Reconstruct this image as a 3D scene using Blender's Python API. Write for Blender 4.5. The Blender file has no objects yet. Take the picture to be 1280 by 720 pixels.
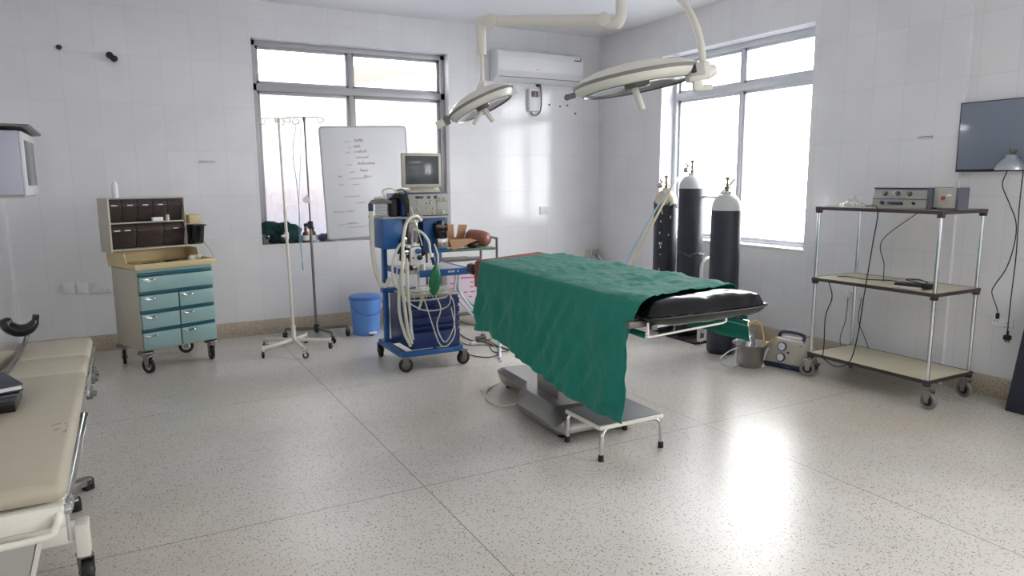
import bpy, bmesh, math, random
from mathutils import Vector, Matrix, Euler, noise
random.seed(7)
PI = math.pi
C = bpy.context.scene.collection

# ------------------------------------------------------------------ camera
F = 888.145
YAW, PITCH, ROLL = 0.49751151, -0.15083125, -0.0058744
CAM = Vector((0, 0, 1.5))
_fw = Vector((math.sin(YAW)*math.cos(PITCH), math.cos(YAW)*math.cos(PITCH), math.sin(PITCH)))
_rt = _fw.cross(Vector((0, 0, 1))).normalized()
_up = _rt.cross(_fw)
_rt, _up = _rt*math.cos(ROLL)+_up*math.sin(ROLL), _up*math.cos(ROLL)-_rt*math.sin(ROLL)
cd = bpy.data.cameras.new('camera')
cam = bpy.data.objects.new('camera', cd)
C.objects.link(cam)
R3 = Matrix((_rt, _up, -_fw)).transposed()
cam.matrix_world = Matrix.Translation(CAM) @ R3.to_4x4()
cd.sensor_width = 36
cd.lens = F/1280*36
cd.clip_start = 0.05
bpy.context.scene.camera = cam

# ------------------------------------------------------------------ view, world, lights
sc = bpy.context.scene
sc.view_settings.view_transform = 'Standard'
sc.view_settings.look = 'None'
sc.view_settings.gamma = 1
sc.view_settings.use_curve_mapping = False
sc.view_settings.exposure = 1.68
SKY = 5.5
w = bpy.data.worlds.new('sky')
sc.world = w
w.use_nodes = True
nt = w.node_tree
bg = nt.nodes['Background']
bg.inputs['Color'].default_value = (0.98, 0.99, 1.0, 1)
bg.inputs['Strength'].default_value = SKY


def area(name, loc, rot, sx, sy, power, color=(1, 1, 1), portal=False):
    l = bpy.data.lights.new(name, 'AREA')
    l.shape = 'RECTANGLE'
    l.size, l.size_y = sx, sy
    l.energy = power
    l.color = color
    if portal:
        l.cycles.is_portal = True
    o = bpy.data.objects.new(name, l)
    C.objects.link(o)
    o.location = loc
    o.rotation_euler = rot
    return o


# room numbers (metres); the camera stands above the origin of the floor
BY = 7.25      # back wall face
RX = 5.15      # right wall face
LX = -0.87     # left wall face
FY = -2.2      # wall behind the camera
CZ = 3.17      # ceiling
W1 = (1.167, 3.175, 0.888, 2.835)    # back window x0 x1 z0 z1
W2 = (4.19, 6.105, 0.866, 2.785)     # right window y0 y1 z0 z1
W3 = (-1.7, 0.8, 0.866, 2.785)      # unseen window beside the camera, added for fill daylight: y0 y1 z0 z1
area('daylight_portal_back', ((W1[0]+W1[1])/2, BY+.28, (W1[2]+W1[3])/2), (-PI/2, 0, 0), 2.0, 1.94, 1, portal=True)
area('daylight_portal_right', (RX+.33, (W2[0]+W2[1])/2, (W2[2]+W2[3])/2), (PI/2, 0, PI/2), 1.9, 1.9, 1, portal=True)
area('fill_window_portal', (RX+.33, (W3[0]+W3[1])/2, (W3[2]+W3[3])/2), (PI/2, 0, PI/2), 2.5, 1.9, 1, portal=True)


def px(x, y, axis, val):
    """the point seen at frame position x, y on the plane axis = val"""
    d = (x-640)/F*_rt - (y-360)/F*_up + _fw
    t = (val-CAM[axis])/d[axis]
    return CAM + t*d


# ------------------------------------------------------------------ materials
def lin(c):
    out = []
    for v in c[:3]:
        v = v/255
        out.append(v/12.92 if v <= .04045 else ((v+.055)/1.055)**2.4)
    return (*out, 1)


def mat(name, col, rough=.5, metal=0.0, var=.06, scale=12, bump=0.0, bscale=60, **kw):
    m = bpy.data.materials.new(name)
    m.use_nodes = True
    n, l = m.node_tree.nodes, m.node_tree.links
    b = n['Principled BSDF']
    c = lin(col)
    tc = n.new('ShaderNodeTexCoord')
    nz = n.new('ShaderNodeTexNoise')
    nz.inputs['Scale'].default_value = scale
    nz.inputs['Detail'].default_value = 5
    l.new(tc.outputs['Object'], nz.inputs['Vector'])
    mx = n.new('ShaderNodeMix')
    mx.data_type = 'RGBA'
    mx.inputs[6].default_value = tuple(v*(1-var) for v in c[:3])+(1,)
    mx.inputs[7].default_value = tuple(min(1, v*(1+var)) for v in c[:3])+(1,)
    l.new(nz.outputs['Fac'], mx.inputs[0])
    l.new(mx.outputs[2], b.inputs['Base Color'])
    b.inputs['Roughness'].default_value = rough
    b.inputs['Metallic'].default_value = metal
    for k, v in kw.items():
        b.inputs[k.replace('_', ' ')].default_value = v
    if bump:
        n2 = n.new('ShaderNodeTexNoise')
        n2.inputs['Scale'].default_value = bscale
        n2.inputs['Detail'].default_value = 4
        l.new(tc.outputs['Object'], n2.inputs['Vector'])
        bp = n.new('ShaderNodeBump')
        bp.inputs['Strength'].default_value = bump
        bp.inputs['Distance'].default_value = .01
        l.new(n2.outputs['Fac'], bp.inputs['Height'])
        l.new(bp.outputs['Normal'], b.inputs['Normal'])
    return m


def glass_mat(name, tint=(1, 1, 1), refl=.08, haze=0.0):
    m = bpy.data.materials.new(name)
    m.use_nodes = True
    n, l = m.node_tree.nodes, m.node_tree.links
    n.remove(n['Principled BSDF'])
    out = n['Material Output']
    tr = n.new('ShaderNodeBsdfTransparent')
    tr.inputs[0].default_value = (*tint, 1)
    gl = n.new('ShaderNodeBsdfGlossy')
    gl.inputs['Roughness'].default_value = .03
    lw = n.new('ShaderNodeLayerWeight')
    lw.inputs[0].default_value = .25
    mp = n.new('ShaderNodeMath')
    mp.operation = 'MULTIPLY_ADD'
    mp.inputs[1].default_value = .5
    mp.inputs[2].default_value = refl*.5
    l.new(lw.outputs['Fresnel'], mp.inputs[0])
    mix = n.new('ShaderNodeMixShader')
    l.new(mp.outputs[0], mix.inputs[0])
    l.new(tr.outputs[0], mix.inputs[1])
    l.new(gl.outputs[0], mix.inputs[2])
    last = mix
    if haze:
        df = n.new('ShaderNodeBsdfTranslucent')
        nz = n.new('ShaderNodeTexNoise')
        nz.inputs['Scale'].default_value = 30
        cr = n.new('ShaderNodeMapRange')
        cr.inputs[3].default_value = haze*.92
        cr.inputs[4].default_value = haze*1.08
        l.new(nz.outputs['Fac'], cr.inputs[0])
        df.inputs[0].default_value = (*tint, 1)
        m2 = n.new('ShaderNodeMixShader')
        l.new(cr.outputs[0], m2.inputs[0])
        l.new(mix.outputs[0], m2.inputs[1])
        l.new(df.outputs[0], m2.inputs[2])
        last = m2
    l.new(last.outputs[0], out.inputs[0])
    return m


def tile_mat(name, ax, v0=0.388):
    """glazed wall tiles 252 x 408 mm with thin joints; ax = which object axis runs along the wall"""
    m = bpy.data.materials.new(name)
    m.use_nodes = True
    n, l = m.node_tree.nodes, m.node_tree.links
    b = n['Principled BSDF']
    tc = n.new('ShaderNodeTexCoord')
    sp = n.new('ShaderNodeSeparateXYZ')
    l.new(tc.outputs['Object'], sp.inputs[0])
    ad = n.new('ShaderNodeMath'); ad.operation = 'ADD'; ad.inputs[1].default_value = 25.2-v0
    az = n.new('ShaderNodeMath'); az.operation = 'ADD'; az.inputs[1].default_value = 40.8-.145
    l.new(sp.outputs[ax], ad.inputs[0])
    l.new(sp.outputs[2], az.inputs[0])
    cb = n.new('ShaderNodeCombineXYZ')
    l.new(ad.outputs[0], cb.inputs[0])
    l.new(az.outputs[0], cb.inputs[1])
    br = n.new('ShaderNodeTexBrick')
    br.offset = 0
    br.inputs['Scale'].default_value = 1
    br.inputs['Brick Width'].default_value = .252
    br.inputs['Row Height'].default_value = .408
    br.inputs['Mortar Size'].default_value = .0013
    br.inputs['Mortar Smooth'].default_value = .3
    br.inputs['Color1'].default_value = lin((234, 234, 237))
    br.inputs['Color2'].default_value = lin((238, 238, 240))
    br.inputs['Mortar'].default_value = lin((214, 214, 216))
    l.new(cb.outputs[0], br.inputs['Vector'])
    nz = n.new('ShaderNodeTexNoise')
    nz.inputs['Scale'].default_value = 1.6
    nz.inputs['Detail'].default_value = 6
    l.new(tc.outputs['Object'], nz.inputs['Vector'])
    mr = n.new('ShaderNodeMapRange')
    mr.inputs[1].default_value = .3; mr.inputs[2].default_value = .7
    mr.inputs[3].default_value = .93; mr.inputs[4].default_value = 1.02
    l.new(nz.outputs['Fac'], mr.inputs[0])
    mu = n.new('ShaderNodeMix'); mu.data_type = 'RGBA'; mu.blend_type = 'MULTIPLY'
    mu.inputs[0].default_value = 1
    l.new(br.outputs['Color'], mu.inputs[6])
    l.new(mr.outputs[0], mu.inputs[7])
    l.new(mu.outputs[2], b.inputs['Base Color'])
    b.inputs['Roughness'].default_value = .12
    b.inputs['IOR'].default_value = 1.55
    bp = n.new('ShaderNodeBump')
    bp.inputs['Strength'].default_value = .3
    bp.inputs['Distance'].default_value = .003
    iv = n.new('ShaderNodeMath'); iv.operation = 'MULTIPLY'; iv.inputs[1].default_value = -.25
    l.new(br.outputs['Fac'], iv.inputs[0])
    n3 = n.new('ShaderNodeTexNoise'); n3.inputs['Scale'].default_value = 3.5; n3.inputs['Detail'].default_value = 1
    l.new(tc.outputs['Object'], n3.inputs['Vector'])
    sm = n.new('ShaderNodeMath'); sm.operation = 'ADD'
    l.new(iv.outputs[0], sm.inputs[0]); l.new(n3.outputs['Fac'], sm.inputs[1])
    l.new(sm.outputs[0], bp.inputs['Height'])
    l.new(bp.outputs['Normal'], b.inputs['Normal'])
    return m


def terrazzo(name, base, lines=True, rough=.2):
    m = bpy.data.materials.new(name)
    m.use_nodes = True
    n, l = m.node_tree.nodes, m.node_tree.links
    b = n['Principled BSDF']
    tc = n.new('ShaderNodeTexCoord')

    def math_(op, a, bb=None, **k):
        q = n.new('ShaderNodeMath'); q.operation = op
        for i, v in enumerate((a, bb)):
            if v is None: continue
            if isinstance(v, (int, float)): q.inputs[i].default_value = v
            else: l.new(v, q.inputs[i])
        return q.outputs[0]

    def mixc(fac, a, bb, blend='MIX'):
        q = n.new('ShaderNodeMix'); q.data_type = 'RGBA'; q.blend_type = blend
        for i, v in ((0, fac), (6, a), (7, bb)):
            if isinstance(v, (int, float, tuple)): q.inputs[i].default_value = v
            else: l.new(v, q.inputs[i])
        return q.outputs[2]

    def ramp(src, a, bb, c=0., d=1.):
        q = n.new('ShaderNodeMapRange')
        q.inputs[1].default_value = a; q.inputs[2].default_value = bb
        q.inputs[3].default_value = c; q.inputs[4].default_value = d
        l.new(src, q.inputs[0]); return q.outputs[0]

    big = n.new('ShaderNodeTexNoise'); big.inputs['Scale'].default_value = 1.3; big.inputs['Detail'].default_value = 3
    big.inputs['Roughness'].default_value = .5
    l.new(tc.outputs['Object'], big.inputs['Vector'])
    fine = n.new('ShaderNodeTexNoise'); fine.inputs['Scale'].default_value = 55; fine.inputs['Detail'].default_value = 3
    l.new(tc.outputs['Object'], fine.inputs['Vector'])
    col = mixc(ramp(big.outputs['Fac'], .3, .75), lin(base), lin(tuple(v*.92 for v in base)))
    for scale, thr, shade in ((105, .28, .24), (60, .2, .22)):
        vo = n.new('ShaderNodeTexVoronoi'); vo.inputs['Scale'].default_value = scale
        l.new(tc.outputs['Object'], vo.inputs['Vector'])
        sep = n.new('ShaderNodeSeparateColor'); l.new(vo.outputs['Color'], sep.inputs[0])
        pick = ramp(sep.outputs[0], .58, .6)
        dot = ramp(vo.outputs['Distance'], thr, thr*1.35, 1, 0)
        msk = math_('MULTIPLY', pick, dot)
        tone = mixc(sep.outputs[1], lin(tuple(v*shade for v in base)), lin((base[0]*.75, base[1]*.66, base[2]*.55)))
        col = mixc(math_('MULTIPLY', msk, .88), col, tone)
    # warm floor stains
    st = n.new('ShaderNodeTexNoise'); st.inputs['Scale'].default_value = .55; st.inputs['Detail'].default_value = 2
    l.new(tc.outputs['Object'], st.inputs['Vector'])
    col = mixc(ramp(st.outputs['Fac'], .45, .8, 0, .5), col, lin((base[0]*.84, base[1]*.78, base[2]*.66)))
    if lines:
        sp = n.new('ShaderNodeSeparateXYZ'); l.new(tc.outputs['Object'], sp.inputs[0])
        outs = []
        for k, off, per in ((0, 1.205, 1.85), (1, 3.14, 1.88)):
            a = math_('ADD', sp.outputs[k], per*10.5-off)
            a = math_('MODULO', a, per)
            a = math_('SUBTRACT', a, per/2)
            a = math_('ABSOLUTE', a)
            outs.append(ramp(a, .0016, .003, 1, 0))
        ln = math_('MAXIMUM', outs[0], outs[1])
        col = mixc(math_('MULTIPLY', ln, .8), col, lin((70, 66, 60)))
    l.new(col, b.inputs['Base Color'])
    rn = ramp(big.outputs['Fac'], .2, .8, rough*.98, rough*1.05)
    l.new(rn, b.inputs['Roughness'])
    b.inputs['Specular IOR Level'].default_value = .5
    return m


M = {}
M['tile_x'] = tile_mat('glazed wall tile back', 0)
M['tile_y'] = tile_mat('glazed wall tile side', 1, .1)
M['ceiling'] = mat('white ceiling paint', (242, 242, 244), .8, var=.01, scale=3)
M['floor'] = terrazzo('terrazzo floor', (217, 213, 205), rough=.29)
M['skirt'] = terrazzo('terrazzo skirting', (200, 188, 170), False, .45)
M['sill'] = mat('white window sill', (225, 225, 225), .3)
M['alu'] = mat('grey anodised aluminium', (176, 176, 178), .4, .3, var=.05)
M['alu_l'] = mat('pale window aluminium', (206, 208, 214), .35, .2, var=.05)
M['glass'] = glass_mat('window glass')
M['frost'] = glass_mat('frosted tinted window glass', (.46, .455, .45), haze=.15)
M['cream'] = mat('cream enamel', (229, 226, 216), .35, var=.03)
M['cream_d'] = mat('grey rubber band', (128, 126, 122), .5, var=.05)
M['white_p'] = mat('white plastic', (232, 233, 236), .3, var=.02)
M['offwhite'] = mat('aged off-white plastic', (205, 200, 184), .4, var=.04)
M['white_e'] = mat('white enamelled steel', (222, 219, 208), .32, var=.05, scale=20)
M['black'] = mat('black rubber', (24, 24, 26), .5)
M['black_g'] = mat('black gloss plastic', (18, 18, 20), .2)
M['vinyl'] = mat('black vinyl padding', (11, 11, 14), .2, bump=.3, bscale=9, Specular_IOR_Level=.35)
M['chrome'] = mat('chromed steel', (205, 207, 210), .14, 1, var=.04)
M['steel'] = mat('brushed stainless steel', (156, 153, 150), .3, .9, var=.08, scale=30)
M['steel_d'] = mat('dull grey steel', (120, 118, 114), .42, .8, var=.1)
M['beige'] = mat('beige vinyl padding', (176, 168, 148), .45, var=.06, bump=.1, bscale=6)
M['beige_d'] = mat('scuffed beige vinyl', (150, 138, 112), .5)
M['drape'] = mat('green theatre cloth', (22, 122, 106), .8, var=.12, scale=7, bump=.4, bscale=45, Specular_IOR_Level=.35, Sheen_Weight=.08)
M['cloth_d'] = mat('dark green surgical gown cloth', (16, 54, 54), .9, var=.25, scale=14)
M['cloth_r'] = mat('brick red cloth', (142, 66, 58), .85, var=.12, bump=.3)
M['teal_l'] = mat('pale teal drawer laminate', (146, 180, 178), .35, var=.03)
M['teal_d'] = mat('deep teal rail', (14, 88, 100), .35, var=.06)
M['cartside'] = mat('cream cart side panel', (192, 186, 170), .4, var=.04)
M['tray'] = mat('yellow cream tray', (206, 186, 138), .4, var=.06)
M['smoke'] = mat('smoked brown plastic', (62, 52, 50), .12, var=.35, scale=25)
M['navy'] = mat('navy blue enamel', (26, 50, 112), .3, var=.06)
M['blue'] = mat('mid blue enamel', (28, 92, 156), .35, var=.08)
M['bin'] = mat('sky blue plastic', (106, 160, 234), .35, var=.04)
M['bin_d'] = mat('deeper blue plastic', (66, 112, 190), .35, var=.04)
M['screen'] = mat('dark grey screen', (88, 94, 98), .12, var=.05)
M['tvscreen'] = mat('blue grey television screen', (128, 137, 152), .12, var=.03)  # base colour holds the room's reflection on the screen, painted in
M['panelg'] = mat('grey instrument panel', (176, 175, 168), .4, var=.04)
M['hose'] = mat('milky corrugated hose', (214, 214, 200), .4, var=.06)
M['rubber_y'] = mat('tan rubber tube', (214, 180, 116), .4)
M['green_bag'] = mat('green rubber bag', (20, 112, 74), .3, var=.12)
M['cyl'] = mat('black cylinder paint', (44, 48, 58), .45, var=.25, scale=18)
M['cylw'] = mat('white cylinder shoulder', (205, 208, 208), .4, var=.08, scale=16)
M['brass'] = mat('worn brass', (126, 116, 96), .35, .8)
M['cardboard'] = mat('cardboard', (172, 132, 98), .85, var=.06)
M['skin'] = mat('brown rubber', (132, 84, 70), .38, var=.15)
M['amber'] = mat('amber glass', (110, 60, 24), .15)
M['paper'] = mat('white paper', (226, 224, 224), .8, var=.02)
M['paper_p'] = mat('pink printed box card', (222, 206, 216), .7, var=.03)
M['ink_r'] = mat('red marker ink', (170, 104, 110), .7)
M['ink_p'] = mat('pink print', (196, 70, 122), .7)
M['ink_k'] = mat('dark marker ink', (96, 98, 106), .7)
M['board'] = mat('whiteboard surface', (228, 229, 232), .2, var=.015, scale=3)
M['cream_lam'] = mat('cream laminate shelf', (206, 198, 172), .35, var=.03)
M['brown_edge'] = mat('dark brown edging', (62, 52, 54), .45)
M['darkboard'] = mat('charcoal board', (38, 42, 54), .5, var=.05)
M['dblue'] = mat('dark blue plastic', (44, 56, 92), .35)
M['beigeplastic'] = mat('putty plastic', (190, 186, 172), .42, var=.03)
M['slate'] = mat('slate grey plastic', (92, 95, 108), .4)
M['cylcream'] = mat('grimy cream paint', (206, 196, 172), .5, var=.2, scale=30)
M['red'] = mat('red plastic', (176, 56, 52), .4)
M['greenm'] = mat('dark green shelf', (84, 112, 84), .4, var=.08)
M['mirror'] = mat('bright lamp reflector', (228, 230, 236), .08, .55, var=.02)
M['clear'] = glass_mat('clear jar glass', (.93, .95, .95), .5, haze=.12)
M['lavender'] = mat('lilac white panel', (190, 190, 206), .4, var=.02)
M['teal_tube'] = mat('blue green tube', (120, 176, 186), .4)
M['alu_shade'] = mat('spun aluminium', (176, 182, 190), .3, .7)


# ------------------------------------------------------------------ mesh builder
_TM = {}


class MB:
    def __init__(s):
        s.bm = bmesh.new()

    def _merge(s, b, mx=None):
        if mx is not None:
            b.transform(mx)
        me = bpy.data.meshes.new('tmp')
        b.to_mesh(me); b.free()
        s.bm.from_mesh(me)
        bpy.data.meshes.remove(me)
        return s

    def box(s, c, d, rz=0, bev=0, mx=None, seg=2):
        b = bmesh.new()
        bmesh.ops.create_cube(b, size=1)
        b.transform(Matrix.Diagonal((d[0], d[1], d[2], 1)))
        if bev:
            bmesh.ops.bevel(b, geom=b.edges[:], offset=min(bev, min(d)*.49), segments=seg, affect='EDGES', profile=.5)
        m = Matrix.Translation(c) @ (mx if mx is not None else Matrix.Rotation(rz, 4, 'Z'))
        return s._merge(b, m)

    def span(s, x0, x1, y0, y1, z0, z1, bev=0):
        return s.box(((x0+x1)/2, (y0+y1)/2, (z0+z1)/2), (abs(x1-x0), abs(y1-y0), abs(z1-z0)), bev=bev)

    def bar(s, p0, p1, w_, h_, bev=0, up=(0, 0, 1)):
        p0, p1 = Vector(p0), Vector(p1)
        d = p1-p0
        z = d.normalized()
        u = Vector(up)
        if abs(z.dot(u)) > .98: u = Vector((0, 1, 0))
        x = u.cross(z).normalized(); y = z.cross(x)
        m = Matrix((x, y, z)).transposed().to_4x4()
        return s.box((p0+p1)/2, (w_, h_, d.length), bev=bev, mx=m)

    def cyl(s, p0, p1, r, r2=None, seg=20, bev=0):
        p0, p1 = Vector(p0), Vector(p1)
        d = p1-p0
        b = bmesh.new()
        bmesh.ops.create_cone(b, cap_ends=True, segments=seg, radius1=r, radius2=r if r2 is None else r2, depth=d.length)
        if bev:
            es = [e for e in b.edges if len(e.link_faces) == 2 and any(len(f.verts) > 4 for f in e.link_faces)]
            bmesh.ops.bevel(b, geom=es, offset=bev, segments=2, affect='EDGES', profile=.5)
        m = Matrix.Translation((p0+p1)/2) @ d.to_track_quat('Z', 'Y').to_matrix().to_4x4()
        return s._merge(b, m)

    def sph(s, c, r, sx=1, sy=1, sz=1, seg=20, mx=None):
        b = bmesh.new()
        bmesh.ops.create_uvsphere(b, u_segments=seg, v_segments=max(8, seg//2), radius=r)
        b.transform(Matrix.Diagonal((sx, sy, sz, 1)))
        return s._merge(b, Matrix.Translation(c) @ (mx if mx is not None else Matrix.Identity(4)))

    def tube(s, pts, r, seg=8, n=6, closed=False, smooth=True, rfun=None):
        P = [Vector(p) for p in pts]
        if smooth and len(P) > 2:
            Q = []
            N = len(P)
            rng = range(N if closed else N-1)
            for i in rng:
                if closed:
                    a, b_, c_, d_ = P[(i-1) % N], P[i], P[(i+1) % N], P[(i+2) % N]
                else:
                    b_, c_ = P[i], P[i+1]
                    a = P[i-1] if i else b_*2-c_
                    d_ = P[i+2] if i+2 < N else c_*2-b_
                for k in range(n):
                    t = k/n
                    Q.append(.5*((2*b_)+(c_-a)*t+(2*a-5*b_+4*c_-d_)*t*t+(3*b_-a-3*c_+d_)*t**3))
            if not closed: Q.append(P[-1])
        else:
            Q = P
        bm = s.bm
        rings = []
        up = None
        M_ = len(Q)
        for i, q in enumerate(Q):
            if closed:
                t = (Q[(i+1) % M_]-Q[(i-1) % M_])
            else:
                t = Q[min(i+1, M_-1)]-Q[max(i-1, 0)]
            if t.length < 1e-9: t = Vector((0, 0, 1))
            t.normalize()
            if up is None:
                up = t.orthogonal().normalized()
            up = (up-t*up.dot(t))
            if up.length < 1e-6: up = t.orthogonal()
            up.normalize()
            sd = t.cross(up)
            rr = r if rfun is None else rfun(i/(M_-1))*r
            rings.append([bm.verts.new(q+(up*math.cos(2*PI*k/seg)+sd*math.sin(2*PI*k/seg))*rr) for k in range(seg)])
        for i in range(M_ if closed else M_-1):
            a, b_ = rings[i], rings[(i+1) % M_]
            for k in range(seg):
                bm.faces.new((a[k], a[(k+1) % seg], b_[(k+1) % seg], b_[k]))
        if not closed:
            bm.faces.new(rings[0][::-1]); bm.faces.new(rings[-1])
        return s

    def lathe(s, prof, c=(0, 0, 0), seg=28, mx=None, sx=1, sy=1):
        bm = bmesh.new()
        rings = []
        for r, z in prof:
            if r < 1e-5:
                rings.append([bm.verts.new((0, 0, z))])
            else:
                rings.append([bm.verts.new((r*sx*math.cos(2*PI*k/seg), r*sy*math.sin(2*PI*k/seg), z)) for k in range(seg)])
        for a, b_ in zip(rings, rings[1:]):
            for k in range(seg):
                k2 = (k+1) % seg
                if len(a) == 1 and len(b_) == 1: continue
                if len(a) == 1: bm.faces.new((a[0], b_[k2], b_[k]))
                elif len(b_) == 1: bm.faces.new((a[k], a[k2], b_[0]))
                else: bm.faces.new((a[k], a[k2], b_[k2], b_[k]))
        bmesh.ops.recalc_face_normals(bm, faces=bm.faces[:])
        return s._merge(bm, Matrix.Translation(c) @ (mx if mx is not None else Matrix.Identity(4)))

    def prism(s, poly, d0, d1, axis='y', mx=None, bev=0):
        """polygon given in the two other axes, extruded along axis from d0 to d1"""
        bm = bmesh.new()
        f = {'x': lambda u, v, d: (d, u, v), 'y': lambda u, v, d: (u, d, v), 'z': lambda u, v, d: (u, v, d)}[axis]
        A = [bm.verts.new(f(u, v, d0)) for u, v in poly]
        B = [bm.verts.new(f(u, v, d1)) for u, v in poly]
        bm.faces.new(A); bm.faces.new(B[::-1])
        for i in range(len(A)):
            j = (i+1) % len(A)
            bm.faces.new((A[j], A[i], B[i], B[j]))
        bmesh.ops.recalc_face_normals(bm, faces=bm.faces[:])
        if bev:
            bmesh.ops.bevel(bm, geom=bm.edges[:], offset=bev, segments=2, affect='EDGES', profile=.5)
        return s._merge(bm, mx)

    def hexa(s, b4, t4, bev=0):
        bm = bmesh.new()
        A = [bm.verts.new(p) for p in b4]
        B = [bm.verts.new(p) for p in t4]
        bm.faces.new(A); bm.faces.new(B)
        for i in range(4):
            j = (i+1) % 4
            bm.faces.new((A[i], A[j], B[j], B[i]))
        bmesh.ops.recalc_face_normals(bm, faces=bm.faces[:])
        if bev:
            bmesh.ops.bevel(bm, geom=bm.edges[:], offset=bev, segments=3, affect='EDGES', profile=.5)
        return s._merge(bm)

    def text(s, t, size, mx, depth=.0006):
        cu = bpy.data.curves.new('t', 'FONT')
        cu.body = t; cu.size = size; cu.extrude = depth
        cu.align_x = 'CENTER'; cu.align_y = 'CENTER'
        o = bpy.data.objects.new('t', cu)
        C.objects.link(o)
        bpy.context.view_layer.update()
        me = bpy.data.meshes.new_from_object(o)
        me.transform(mx)
        s.bm.from_mesh(me)
        bpy.data.objects.remove(o)
        bpy.data.meshes.remove(me); bpy.data.curves.remove(cu)
        return s

    def build(s, name, m, parent=None, smooth=40, world=False, label=None, kind=None):
        me = bpy.data.meshes.new(name)
        if world and parent is not None:
            s.bm.transform(_TM.get(parent.name, Matrix.Identity(4)).inverted())
        s.bm.to_mesh(me)
        s.bm.free()
        me.materials.append(m)
        if smooth:
            me.shade_smooth()
            me.set_sharp_from_angle(angle=math.radians(smooth))
        o = bpy.data.objects.new(name, me)
        C.objects.link(o)
        if parent is not None:
            o.parent = parent
            if parent.name in _TM: _TM[o.name] = _TM[parent.name]
        if label: o['label'] = label
        if kind: o['kind'] = kind
        return o


def thing(name, label, cat, loc=(0, 0, 0), rz=0, group=None):
    o = bpy.data.objects.new(name, None)
    C.objects.link(o)
    o.location = loc
    o.rotation_euler = (0, 0, rz)
    o.empty_display_size = .1
    _TM[o.name] = Matrix.Translation(loc) @ Matrix.Rotation(rz, 4, 'Z')
    o['label'] = label; o['category'] = cat
    if group: o['group'] = group
    return o


def tag(o, label, cat, group=None, kind=None):
    o['label'] = label; o['category'] = cat
    if group: o['group'] = group
    if kind: o['kind'] = kind
    return o


def struct(o, label=None):
    o['kind'] = 'structure'
    if label: o['label'] = label
    return o


def dup(root, loc, rz, label, group=None):
    r = root.copy(); C.objects.link(r); r.location = loc; r.rotation_euler = (0, 0, rz)
    _TM[r.name] = Matrix.Translation(loc) @ Matrix.Rotation(rz, 4, 'Z')
    r['label'] = label
    if group: r['group'] = group
    for ch in list(root.children):
        c = ch.copy(); C.objects.link(c); c.parent = r
        for g in ch.children:
            d = g.copy(); C.objects.link(d); d.parent = c
    return r


def caster(parent, x, y, r, top, w_=.025, ang=0, tyre=None, hub=None, fork=None, name='caster'):
    """swivel caster: fork plate and stem, wheel below, standing on z = 0"""
    tyre = tyre or M['black']; hub = hub or M['panelg']; fork = fork or M['steel']
    d = Vector((math.cos(ang), math.sin(ang), 0)); sd = Vector((-d.y, d.x, 0))
    off = d*r*.35
    cx = Vector((x, y, 0))+off
    m = MB()
    m.cyl((x, y, top), (x, y, 2*r+.012), .011)
    m.box((x+off.x*.5, y+off.y*.5, 2*r+.012), (r*1.1, w_+.022, .008), rz=ang, bev=.002)
    for sg in (-1, 1):
        p = cx+sd*sg*(w_/2+.007)
        mm = Matrix((d, sd, Vector((0, 0, 1)))).transposed().to_4x4()
        m.prism([(-r*.55, r+.012), (r*.45, r+.012), (r*.22, -r*.25), (-r*.22, -r*.25)], -.002, .002, 'y',
                Matrix.Translation(p+Vector((0, 0, r))) @ mm)
    m.cyl(cx+sd*(-w_/2-.012)+Vector((0, 0, r)), cx+sd*(w_/2+.012)+Vector((0, 0, r)), .007, seg=10)
    fk = m.build(name, fork, parent)
    t = MB()
    c3 = cx+Vector((0, 0, r))
    mm = Matrix.Translation(c3) @ Matrix((d, Vector((0, 0, 1)), -sd)).transposed().to_4x4()
    hw = w_/2
    t.lathe([(r*.62, -hw), (r*.9, -hw), (r, -hw*.55), (r, hw*.55), (r*.9, hw), (r*.62, hw), (r*.6, 0), (r*.62, -hw)], mx=mm, seg=24)
    wh = t.build('wheel', tyre, fk)
    h = MB()
    h.lathe([(0, -hw*.7), (r*.3, -hw*.8), (r*.61, -hw*.6), (r*.61, hw*.6), (r*.3, hw*.8), (0, hw*.7)], mx=mm, seg=20)
    h.build('hub', hub, fk)
    return fk


# ================================================================== ROOM
m = MB()
m.span(LX-.3, RX+.3, FY-.3, BY+.3, -.12, 0)
struct(m.build('floor', M['floor'], smooth=0), 'speckled cream terrazzo floor with thin dark dividing strips')
m = MB()
m.span(LX-.3, RX+.3, FY-.3, BY+.3, CZ, CZ+.15)
struct(m.build('ceiling', M['ceiling'], smooth=0))


def wall_hole(u0, u1, z1, hole, f):
    a, b_, c_, d_ = hole
    f(u0, a, 0, z1); f(b_, u1, 0, z1); f(a, b_, 0, c_); f(a, b_, d_, z1)


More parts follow.
